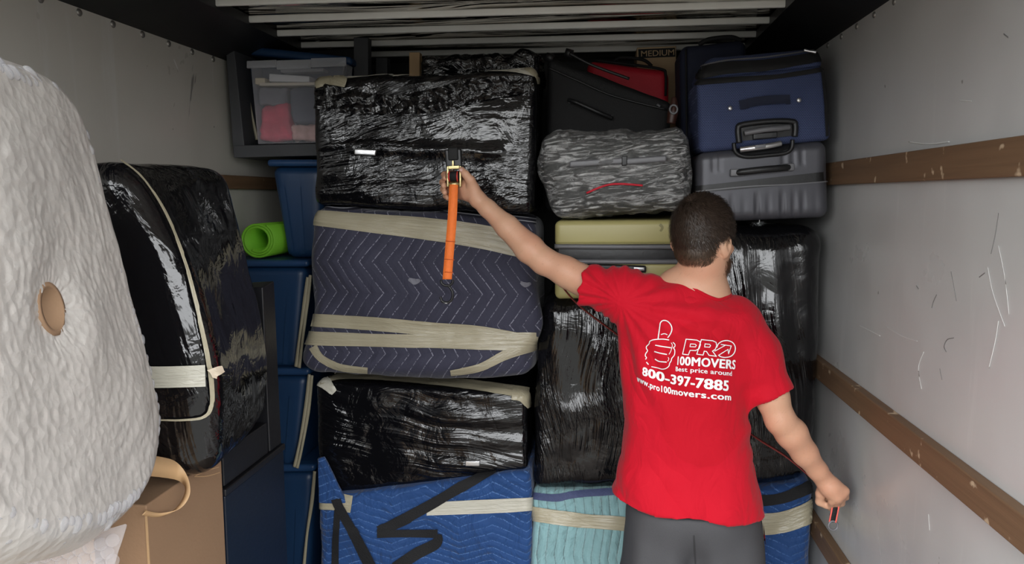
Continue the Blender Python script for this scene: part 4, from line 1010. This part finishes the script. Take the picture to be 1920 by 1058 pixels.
# legs
for s in (-1, 1):
    hip = np.array([xm+.01+s*.09, 2.30, .86]); kn = np.array([xm+.01+s*.115, 2.29, .48]); an = np.array([xm+.01+s*.125, 2.32, .09])
    b.chain([hip, lerp(hip, kn, .5), kn, lerp(kn, an, .3)+[0, -.012, 0], an], [.092, .078, .056, .056, .038], .03)
    b.cone(an+[0, 0, -.045], an+[s*.015, .15, -.055], .036, .03, .03)
BVb = b.mesh(2)
def skin_mat():
    g = G('skin'); co = g.obco(); f = g.noise(co, 14., 4); r = g.ramp(g.noise(co, 5., 2), [(.42, 0.), (.62, .55)])
    c = g.mix(r, g.mix(f, (.57, .325, .205), (.66, .405, .275)), (.60, .28, .18))
    hairs = g.noise(g.map(co, (60, 60, 180), (.3, .6, 0)), 1., 3, .7, 1.)
    c = g.mix(g.ramp(hairs, [(.60, 0.), (.75, .28)]), c, (.22, .11, .06))
    g.p(Base_Color=c, Roughness=.48, Subsurface_Weight=.12, Subsurface_Radius=(.012, .005, .003), Normal=g.bump(g.noise(co, 190., 3), .12, .003), Specular_IOR_Level=.4); return g.m
body = obj('body', BVb, skin_mat(), person)
for s in (-1, 1):
    eb = HC+hr*s*.031+hf*.088+hu*.012
    obj('eye', dome(eb-hf*.004, hf, .011), M_whitepl, person)
# fingernails of the near thumb
obj('thumbnail', dome(J(864.5, 318.5, 2.3845), (.15, -1, .25), .0062), plain('nail', (.66, .40, .33), .35), person)

# ---- T-shirt: hollow shell with sleeves, open hem
def shirt_vol(off):
    s = Vol((-.18, 2.05, .68), (.66, 2.55, 1.64), .0046)
    rows = [(560, 1178, 1402), (600, 1166, 1404), (640, 1162, 1400), (690, 1164, 1396), (740, 1168, 1396), (790, 1172, 1404), (860, 1169, 1414), (905, 1152, 1424), (940, 1141, 1432), (985, 1140, 1438), (1060, 1138, 1440)]
    zz = np.array([J(1290, r[0])[2] for r in rows])[::-1]; xl = np.array([J(r[1], r[0])[0] for r in rows])[::-1]; xr = np.array([J(r[2], r[0])[0] for r in rows])[::-1]
    X, Y_, Z = s.grid((slice(None),)*3); zv = s.ax[2]
    XLi, XRi = np.interp(zv, zz, xl), np.interp(zv, zz, xr); cx = (XLi+XRi)/2; hw = (XRi-XLi)/2-off
    ztab = [.7, .85, 1.0, 1.2, 1.38, 1.5, 1.6]; hd = np.interp(zv, ztab, [.165, .150, .135, .140, .135, .11, .08])-off; cy = np.interp(zv, ztab, [2.30, 2.30, 2.305, 2.30, 2.295, 2.295, 2.31])
    e = 2.35; rr = (np.abs((X-cx)/hw)**e+np.abs((Y_-cy)/hd)**e)**(1/e)
    d = ((rr-1)*np.minimum(hw, hd)).astype(np.float32)
    sh = [(1120, 498), (1165, 508), (1215, 520), (1262, 522), (1300, 527), (1350, 545), (1400, 574), (1440, 612), (1470, 660)]
    sx_ = [J(*q)[0] for q in sh]; sz_ = [J(*q)[2] for q in sh]; zt = np.interp(s.ax[0], sx_, sz_)[:, None, None]-off
    zt = zt-.55*np.maximum(np.abs(Y_-2.30)-.02, 0)**1.25
    e2 = Z-zt; k = .06; hh = np.maximum(k-np.abs(d-e2), 0)/k; s.D = (np.maximum(d, e2)+hh*hh*k*.25).astype(np.float32)
    def sleeve(a, m, c, ra, rm_, rc2):
        t2 = Vol(s.lo, s.lo+s.h*(s.n-1), s.h); t2.D = t2.D[:s.n[0], :s.n[1], :s.n[2]]; t2.n = np.array(t2.D.shape); t2.ax = [t2.ax[i][:t2.n[i]] for i in range(3)]
        ext = c+(c-m)*.6
        t2.chain([a, m, c, ext], [ra-off, rm_-off, rc2-off, rc2-off], .03)
        dr = (c-m)/np.linalg.norm(c-m); pl_ = (X-c[0])*dr[0]+(Y_-c[1])*dr[1]+(Z-c[2])*dr[2]
        dd = np.maximum(t2.D, pl_-(.02 if off > 0 else 0)).astype(np.float32)
        k = .05; hh = np.maximum(k-np.abs(s.D-dd), 0)/k; s.D = np.minimum(s.D, dd)-hh*hh*k*.25
    sleeve(J(1235, 588, 2.295), J(1165, 552, 2.295), J(1095, 533, 2.32), .085, .073, .060)
    sleeve(J(1375, 610, 2.295), J(1412, 665, 2.285), J(1446, 741, 2.268), .085, .078, .0605)
    hemz = .845-.10*(s.ax[0][:, None, None]-xm)*.9+.0*Y_
    if off > 0: hemz = hemz-.03
    s.D = np.maximum(s.D, (hemz-Z)).astype(np.float32)
    # neck opening
    return s, X, Y_, Z
so, X, Y_, Z = shirt_vol(0.); si = shirt_vol(.0095)[0]
so.D = np.maximum(so.D, -si.D)
nd = (neck1-neck0)/np.linalg.norm(neck1-neck0); q0 = neck0
tt = (X-q0[0])*nd[0]+(Y_-q0[1])*nd[1]+(Z-q0[2])*nd[2]
rn = np.sqrt(np.maximum((X-q0[0])**2+(Y_-q0[1])**2*.9+(Z-q0[2])**2-tt**2, 0))
so.D = np.maximum(so.D, np.where(tt > -.04, .071-rn, -1.)).astype(np.float32)
Vs, Qs = so.mesh(3)
Ns = vnormals(Vs, Qs)
# cloth folds: pulls from the raised shoulder, drape at the waist, creases at the sleeves
lx = (Vs[:, 0]-xm); lz = Vs[:, 2]; A_ = J(1175, 560)
an_ = np.arctan2(A_[2]-lz, Vs[:, 0]-A_[0]+.02); di = np.hypot(A_[2]-lz, Vs[:, 0]-A_[0])
fold = .0065*np.sin(an_*17+vnoise(Vs*7, 3)*1.6)*np.exp(-((di-.22)/.16)**2)
fold += .008*np.sin((lx*26+(lz-1.0)*15)+1.5*vnoise(Vs*5, 5))*np.clip((1.12-lz)/.2, 0, 1)*np.clip((lz-.76)/.1, .15, 1)
fold += .0045*np.sin((lx*60)+vnoise(Vs*8, 9))*ga(lz, 1.45, .07)*ga(lx, .0, .16)
fold += .006*np.sin((lz*70-lx*30)+vnoise(Vs*9, 4)*2)*ga(lx, .22, .06)*ga(lz, 1.12, .14)
fold += .003*fbm(Vs*np.array([14, 14, 8]), 2, 11)
Vs = Vs+Ns*fold[:, None]
Ns = vnormals(Vs, Qs)
def shirt_mat():
    g = G('red_cotton'); co = g.obco()
    # damp patch over the upper back, a real stain with a wavy edge
    w = g.noise(co, 6., 3); x = g.n('SeparateXYZ', {0: co})
    ex = g.math('MULTIPLY', g.math('SUBTRACT', x.outputs[0], .06), 5.2); ez = g.math('MULTIPLY', g.math('SUBTRACT', x.outputs[2], .02), 3.6)
    r = g.math('SQRT', g.math('ADD', g.math('MULTIPLY', ex, ex), g.math('MULTIPLY', ez, ez)))
    st = g.ramp(g.math('ADD', r, g.math('MULTIPLY', w, .5)), [(.98, 1.), (1.10, 0.)])
    c = g.mix(g.noise(co, 9., 3), (.50, .003, .016), (.57, .005, .021)); c = g.mix(g.math('MULTIPLY', st, .32), c, (.40, .001, .008))
    g.p(Base_Color=c, Roughness=.8, Sheen_Weight=.08, Specular_IOR_Level=.2, Normal=g.bump(g.noise(co, 700., 2), .12, .002, g.bump(g.noise(g.map(co, (16, 16, 9)), 1., 3, .5, .8), .5, .02))); return g.m
shirt = obj('shirt', (Vs, Qs), shirt_mat(), person, key='shirt')
# collar seam
hemr = []
for a in np.linspace(0, 2*math.pi, 40, endpoint=False):
    dcol = np.array([math.cos(a), math.sin(a), 0.]); o3 = neck0+nd*.0
    p0 = o3+dcol*.082+np.array([0, 0, .12]); h = BV['shirt'].ray_cast(Vector(p0), Vector((0, 0, -1)))
    if h[0] is not None: hemr.append(np.array(h[0])+[0, 0, .001])
if len(hemr) > 12: obj('collar', tube(hemr, .0065, 80, 8, closed=True, flat=1.), shirt.data.materials[0], shirt)
# ---- print on the back of the shirt
g = G('white_print'); g.p(Base_Color=(.86, .86, .86, 1), Roughness=.55); M_print = g.m
def zc(x, y): return 1180+x/5.567, 580+y/5.567
def on_shirt(px, py, off=.0050):
    d = Vector(ray(px, py)).normalized(); h = BV['shirt'].ray_cast(Vector(C0), d)
    return np.array(h[0]-d*off) if h[0] is not None else P(px, py, 2.16)
def stroke(pts, w=8.5, closed=False):
    m = max(10, int(sum(math.dist(pts[i], pts[i+1]) for i in range(len(pts)-1))/9)); q = smoothpath(pts, m, closed)
    T = np.roll(q, -1, 0)-np.roll(q, 1, 0) if closed else np.gradient(q, axis=0)
    T /= np.maximum(np.linalg.norm(T, axis=1, keepdims=True), 1e-6); Nn = np.stack([-T[:, 1], T[:, 0]], 1)
    V = [on_shirt(*zc(*(a+n*s*w/2))) for a, n in zip(q, Nn) for s in (-1, 1)]
    m2 = m if closed else m-1
    return np.array(V), [(2*i, 2*i+1, 2*((i+1) % m)+1, 2*((i+1) % m)) for i in range(m2)]
def poly(pts, w=8.5, closed=True):       # straight-edged outline
    pts = [np.array(p, float) for p in pts]; gs = []
    for i in range(len(pts) if closed else len(pts)-1):
        a, c_ = pts[i], pts[(i+1) % len(pts)]; u = (c_-a)/max(np.linalg.norm(c_-a), 1e-6); gs.append(stroke([a-u*w*.4, c_+u*w*.4], w))
    return join(*gs)
thumb = [stroke([(300, 310), (308, 250), (318, 180), (325, 142), (350, 119), (390, 122), (424, 150), (443, 192), (440, 232), (420, 272), (400, 298)], 11),
         stroke([(330, 266), (365, 256), (397, 267)], 9),
         stroke([(415, 322), (350, 313), (262, 318), (216, 334), (206, 362), (180, 388), (178, 410), (190, 434), (171, 464), (167, 488), (179, 506), (168, 524)], 10),
         stroke([(178, 553), (200, 578)], 10), stroke([(270, 376), (340, 389), (436, 403)], 11), stroke([(260, 442), (320, 459), (392, 473)], 11), stroke([(267, 521), (310, 545), (390, 553)], 11),
         stroke([(455, 346), (476, 368), (474, 392), (460, 402), (474, 428), (470, 478), (444, 512), (436, 540), (420, 566), (414, 592), (384, 618), (340, 626), (290, 612), (230, 600)], 9),
         stroke([(436, 350), (448, 372), (444, 402), (432, 440), (414, 472)], 6), stroke([(404, 502), (412, 520), (400, 545)], 6)]
obj('thumb_emblem', join(*thumb), M_print, shirt, False, label='white outlined thumbs-up emblem')
pro = [poly([(592, 313), (704, 323), (738, 340), (742, 372), (728, 412), (692, 432), (634, 430), (616, 477), (556, 469)], 9), poly([(640, 362), (688, 366), (699, 378), (690, 394), (632, 392)], 8),
       poly([(752, 318), (872, 330), (906, 347), (912, 382), (896, 420), (868, 438), (908, 492), (832, 482), (806, 442), (782, 438), (770, 479), (704, 470)], 9), poly([(790, 362), (838, 367), (848, 380), (838, 397), (786, 394)], 8),
       stroke([(912, 402), (930, 362), (972, 334), (1024, 328), (1072, 344), (1100, 378), (1106, 420), (1090, 464), (1054, 494), (1002, 504), (960, 498), (934, 484)], 10),
       poly([(892, 438), (1000, 378), (958, 368), (1064, 384), (1036, 466), (1030, 420), (930, 482)], 8, False)]
obj('brand_lettering', join(*pro), M_print, shirt, False, label='white outlined lettering PRO with an arrow')
def line(name, body, basel, hgt, off, slant=0., space=1.):
    tv, tf = text_mesh(body, 0., 0., space); k0 = len(tv); mv, mf = [], []
    for dx, dy in ((0, 0), (off, 0), (-off, 0), (off*.7, off*.5), (-off*.7, off*.5), (off*.7, -off*.5), (-off*.7, -off*.5)):
        mf += [[i+len(mv)*k0 for i in f] for f in tf]; mv.append(tv+np.array([dx, dy]))
    tv = np.concatenate(mv); tf = mf; x0, x1 = tv[:, 0].min(), tv[:, 0].max(); u = (tv[:, 0]-x0)/(x1-x0); v = tv[:, 1]/.69
    bp = np.array(basel, float); s = np.concatenate([[0], np.cumsum(np.hypot(*np.diff(bp, axis=0).T))]); s /= s[-1]
    sm = smoothpath(bp, 60); ss = np.linspace(0, 1, 60)
    bx_ = np.interp(u, ss, sm[:, 0]); by_ = np.interp(u, ss, sm[:, 1]); hh = np.interp(u, np.linspace(0, 1, len(np.atleast_1d(hgt))), np.atleast_1d(hgt))
    V = np.array([on_shirt(*zc(a+slant*h*w, c_-h*w)) for a, c_, h, w in zip(bx_, by_, hh, v)])
    obj(name, (V, tf), M_print, shirt, False)
line('name_lettering', '100MOVERS', [(500, 580), (800, 600), (1105, 626)], [86, 92], .038, 0.06, 1.06)
line('slogan_lettering', 'Best price around', [(484, 646), (780, 668), (1070, 696)], [46, 48], .022, 0., 1.04)
line('phone_lettering', '800-397-7885', [(135, 688), (430, 775), (700, 818), (1035, 852)], [84, 98, 104], .042, 0.04, 1.06)
line('web_lettering', 'www.pro100movers.com', [(80, 750), (290, 850), (590, 908), (1062, 952)], [58, 66, 66], .034, 0., 1.08)

# ---- shorts
s = Vol((-.02, 2.06, .38), (.66, 2.56, 1.02), .006)
hp = J(1300, 1000, 2.30)
s.ell(np.array([hp[0]-.01, 2.305, .80]), np.eye(3), (.180, .140, .12), .04)
for sg in (-1, 1):
    a = np.array([hp[0]-.005+sg*.085, 2.30, .80]); c_ = np.array([hp[0]+sg*.110, 2.29, .50]); s.cone(a, c_, .122, .132, .035)
Xs, Ys_, Zs = s.grid((slice(None),)*3)
s.D = np.maximum(s.D, .47-Zs).astype(np.float32); s.D = np.maximum(s.D, Zs-.84).astype(np.float32)
Vp, Qp = s.mesh(2); Np = vnormals(Vp, Qp)
Vp = Vp+Np*(.005*np.sin(Vp[:, 0]*55+vnoise(Vp*6, 2)*2)*np.clip((.86-Vp[:, 2])/.2, 0, 1)+.004*fbm(Vp*9, 2, 3))[:, None]
shorts = obj('shorts', (Vp, Qp), plain('charcoal_shorts', (.055, .055, .060), .7, 0, .12, 8., .25, 400.), person, key='shorts')
obj('back_seam', ribbon('shorts', [(1301, 1004), (1302, 1030), (1304, 1060)], 2.5, .002, 16, 2), plain('seam_dark', (.03, .03, .032), .8), shorts)
obj('side_stripe', ribbon('shorts', [(1432, 966), (1437, 1005), (1440, 1062)], [12, 10, 8], .004, 20, 4), shirt.data.materials[0], shorts, label='red side stripe')
for sg in (-1, 1):
    an = np.array([xm+.01+sg*.125, 2.32, 0.])
    gsh = hexa([an+q for q in (np.array([-.05, -.10, .09]), np.array([.05, -.10, .09]), np.array([.045, -.11, 0]), np.array([-.045, -.11, 0]), np.array([-.045, .20, .06]), np.array([.05, .20, .06]), np.array([.05, .22, 0]), np.array([-.05, .22, 0]))], .02, .03)
    obj('shoe', gsh, M_blackf, person)

# ---- hair and beard: dense short strands over a close cap
def hair_piece(name, centre, Rm, radii, keep, n, L, wdt, flow, base, tip, cap=True, lift=.25):
    V = []; Fc = []
    if cap:
        nu_, nv_ = 56, 36; idx = {}
        pts = {}
        for i in range(nu_):
            for j in range(nv_+1):
                a = 2*math.pi*i/nu_; z = math.pi*j/nv_; q = np.array([math.cos(a)*math.sin(z), math.sin(a)*math.sin(z), math.cos(z)]); pts[i, j] = q
        for i in range(nu_):
            for j in range(nv_):
                f4 = [(i, j), (i, j+1), ((i+1) % nu_, j+1), ((i+1) % nu_, j)]
                if all(keep(pts[k]*radii) for k in f4):
                    f = []
                    for k in f4:
                        if k not in idx: idx[k] = len(V); V.append(centre+(pts[k]*radii)@Rm)
                        f.append(idx[k])
                    Fc.append(tuple(f))
    cnt = 0; tries = 0
    while cnt < n and tries < n*12:
        tries += 1
        q = rng.normal(size=3); q /= np.linalg.norm(q); l = q*radii
        if not keep(l): continue
        nn = q/radii; nn /= np.linalg.norm(nn); fl = flow(l); fl = fl-nn*(fl@nn); fl /= max(np.linalg.norm(fl), 1e-6)
        fl = fl+rng.normal(0, .30, 3); fl -= nn*(fl@nn); fl /= max(np.linalg.norm(fl), 1e-6)
        sd = np.cross(nn, fl); ll = L*(.6+.8*rng.random()); k0 = len(V)
        lf = lift*(.5+rng.random())
        for s_ in range(4):
            t_ = s_/3; p = l+fl*ll*t_-nn*ll*ll*t_*t_*4.5+nn*(ll*lf*math.sin(t_*2.4)*.6+.001); w = wdt*(1-.75*t_)
            V += [centre+(p-sd*w)@Rm, centre+(p+sd*w)@Rm]
        for s_ in range(3): Fc.append((k0+2*s_, k0+2*s_+1, k0+2*s_+3, k0+2*s_+2))
        cnt += 1
    g = G(name+'_fibre'); co = g.obco(); f = g.noise(g.map(co, (90, 90, 40)), 1., 3)
    g.p(Base_Color=g.mix(f, base, tip), Roughness=.42, Specular_IOR_Level=.45)
    return obj(name, (np.array(V), Fc), g.m, person)
crown = np.array([-.010, -.075, .085])
def flow_h(l):
    d_ = l-crown; d_ = d_/max(np.linalg.norm(d_), 1e-6); sw = np.cross([0, -.6, .8], d_)*.35
    return d_+sw+np.array([0, .0, -.35])
def keep_h(l):
    if l[1] > .062 and l[2] < .055: return False
    if l[1] > .010 and l[2] < -.010: return False
    if abs(l[0]) > .055 and l[1] > -.035 and l[2] < -.022: return False
    return l[2] > -.088
hair_piece('hair', H(0, -.012, .030), HR, np.array([.0785, .0985, .0990]), keep_h, 14000, .024, .0008, flow_h, (.012, .008, .006), (.070, .045, .031), lift=.6)
hair_piece('hair', H(0, -.020, -.030), HR, np.array([.070, .078, .062]), lambda l: l[1] < -.02 and -.045 < l[2] < .01, 1800, .014, .0005, lambda l: np.array([0, -.1, -1.]), (.03, .018, .011), (.12, .075, .048), cap=False, lift=.12)
hair_piece('beard', H(0, .036, -.052), HR, np.array([.064, .067, .080]), lambda l: l[2] < .005 and l[1] > -.036 and not (abs(l[0]) < .024 and l[2] > -.030), 4200, .020, .0006, lambda l: np.array([0, .25, -1.]), (.045, .020, .010), (.15, .075, .038), lift=.5)

# ------------------------------------------------------------------ ratchet strap in the raised hand
t = thing('ratchet_strap', 'orange ratchet strap with a gold buckle hanging from the raised hand', 'ratchet strap', J(840, 566, 2.40))
YR = 2.425
def rb(x0, y0, x1, y1, Y, d, r=.003, sk=0): return hexa(front((x0, y0), (x1+sk, y0), (x1, y1), (x0-sk, y1), Y, d), .03, r)
hn = obj('handle', hexa(front((833, 280), (864, 278), (866, 316), (836, 318), 2.405, .022), .012, .006), M_blackpl, t)
obj('handle_grip', hexa(front((839, 277), (858, 276), (859, 300), (840, 301), 2.398, .012), .012, .006), M_blackf, hn)
for xa, xb in ((837.5, 841), (861, 864.5)):
    obj('frame_plate', hexa(front((xa, 312), (xb, 311), (xb, 350), (xa, 351), 2.398, .035), .02, .0015), M_gold, t)
obj('pawl_bar', hexa(front((840, 311), (861, 310), (861, 317), (840, 318), 2.394, .010), .02, .002), M_gold, t)
obj('pawl_tip', hexa(front((847.5, 301), (850.5, 301), (851, 312), (847, 312), 2.394, .006), .02, .001), M_gold, t)
sp = obj('spool', tube([P(841, 331, 2.41), P(861, 330, 2.41)], .016, 6, 16, curve=False), M_trim, t)
for x in (843, 858.5): obj('spool_ring', tube([P(x-1.2, 331, 2.41), P(x+1.2, 331, 2.41)], .0175, 4, 16, curve=False), M_redpl, sp)
for x, y in ((838.5, 332), (863.5, 331), (840, 347), (862, 346)): obj('bolt', tube([P(x-2.6, y, 2.405), P(x+2.6, y, 2.405)], .0045, 4, 8, curve=False), M_gold, t)
obj('roller', tube([P(841, 346, 2.408), P(861, 345, 2.408)], .009, 6, 12, curve=False), M_gold, t)
wv = np.array([.0285, .003, 0])
st_ = [P(851, 346, 2.400), P(850, 362, 2.396), P(848.5, 400, 2.392), P(845.5, 440, 2.388), P(842, 480, 2.386), P(838.5, 524, 2.385)]
web = obj('strap', strip3(st_, [wv*.98, wv, wv*1.03, wv*1.04, wv*1.04, wv*1.05], 50, .0024), M_orange, t, label='orange webbing')
for y, x in ((486, 842.5), (510, 840.5), (452, 844.5)): obj('fold_seam', strip3([P(x-9.6, y, 2.3835), P(x+9.6, y+1.5, 2.3835)], (0, 0, .0022), 6, .001, False), plain('orange_dark', (.55, .09, .015), .7), web)
obj('loop', tube([P(838+11*math.cos(a), 527+9*math.sin(a), 2.387) for a in np.linspace(-.2, math.pi+.2, 12)], .0042, 30, 8), M_blackpl, t)
hk = [(838, 535), (845, 541), (849, 552), (846, 563), (838, 568), (829, 565), (826, 557)]
hk_ = obj('hook', tube([P(x, y, 2.388) for x, y in hk], .0042, 40, 8), M_blackpl, t)
obj('hook_tip', tube([P(832, 568.6, 2.386), P(839, 568.6, 2.386)], .0022, 4, 6, curve=False), M_silver, hk_)
# second strap, held in the lowered hand and running up across in front of the man
t = thing('cargo_strap', 'thin red strap gripped in the lowered hand with a dark end ring', 'strap', J(1563, 995, 2.31))
lw = [J(866, 360, 2.455), J(930, 412, 2.53), J(1000, 470, 2.55), J(1045, 526, 2.54), J(1085, 572, 2.54), J(1150, 622, 2.56), J(1250, 698, 2.56), J(1340, 762, 2.54), J(1412, 817, 2.46), J(1475, 857, 2.40), J(1530, 905, 2.365), J(1560, 940, 2.350)]
obj('webbing', strip3(lw, (0, .024, .002), 80, .0022), M_redweb, t, label='dull red webbing seen edge on')
lp = [J(1567, 944, 2.318), J(1566, 955, 2.312), J(1563, 970, 2.308), J(1561, 980, 2.308)]
obj('loop_strap', strip3(lp, (.019, 0, .003), 20, .003), M_trim, t)
for dx in (-6.2, 5.4): obj('strap_edge', strip3([q+np.array([dx/610, -.001, dx*.0001]) for q in lp], (.004, 0, .0006), 20, .004), plain('coral_webbing', (.80, .13, .10), .6), t)
obj('ring', tube([J(1562+8.5*math.cos(a), 986+8.5*math.sin(a), 2.308+.003*math.cos(a)) for a in np.linspace(0, 2*math.pi, 14, endpoint=False)], .0035, 40, 8, closed=True), M_greypl, t)
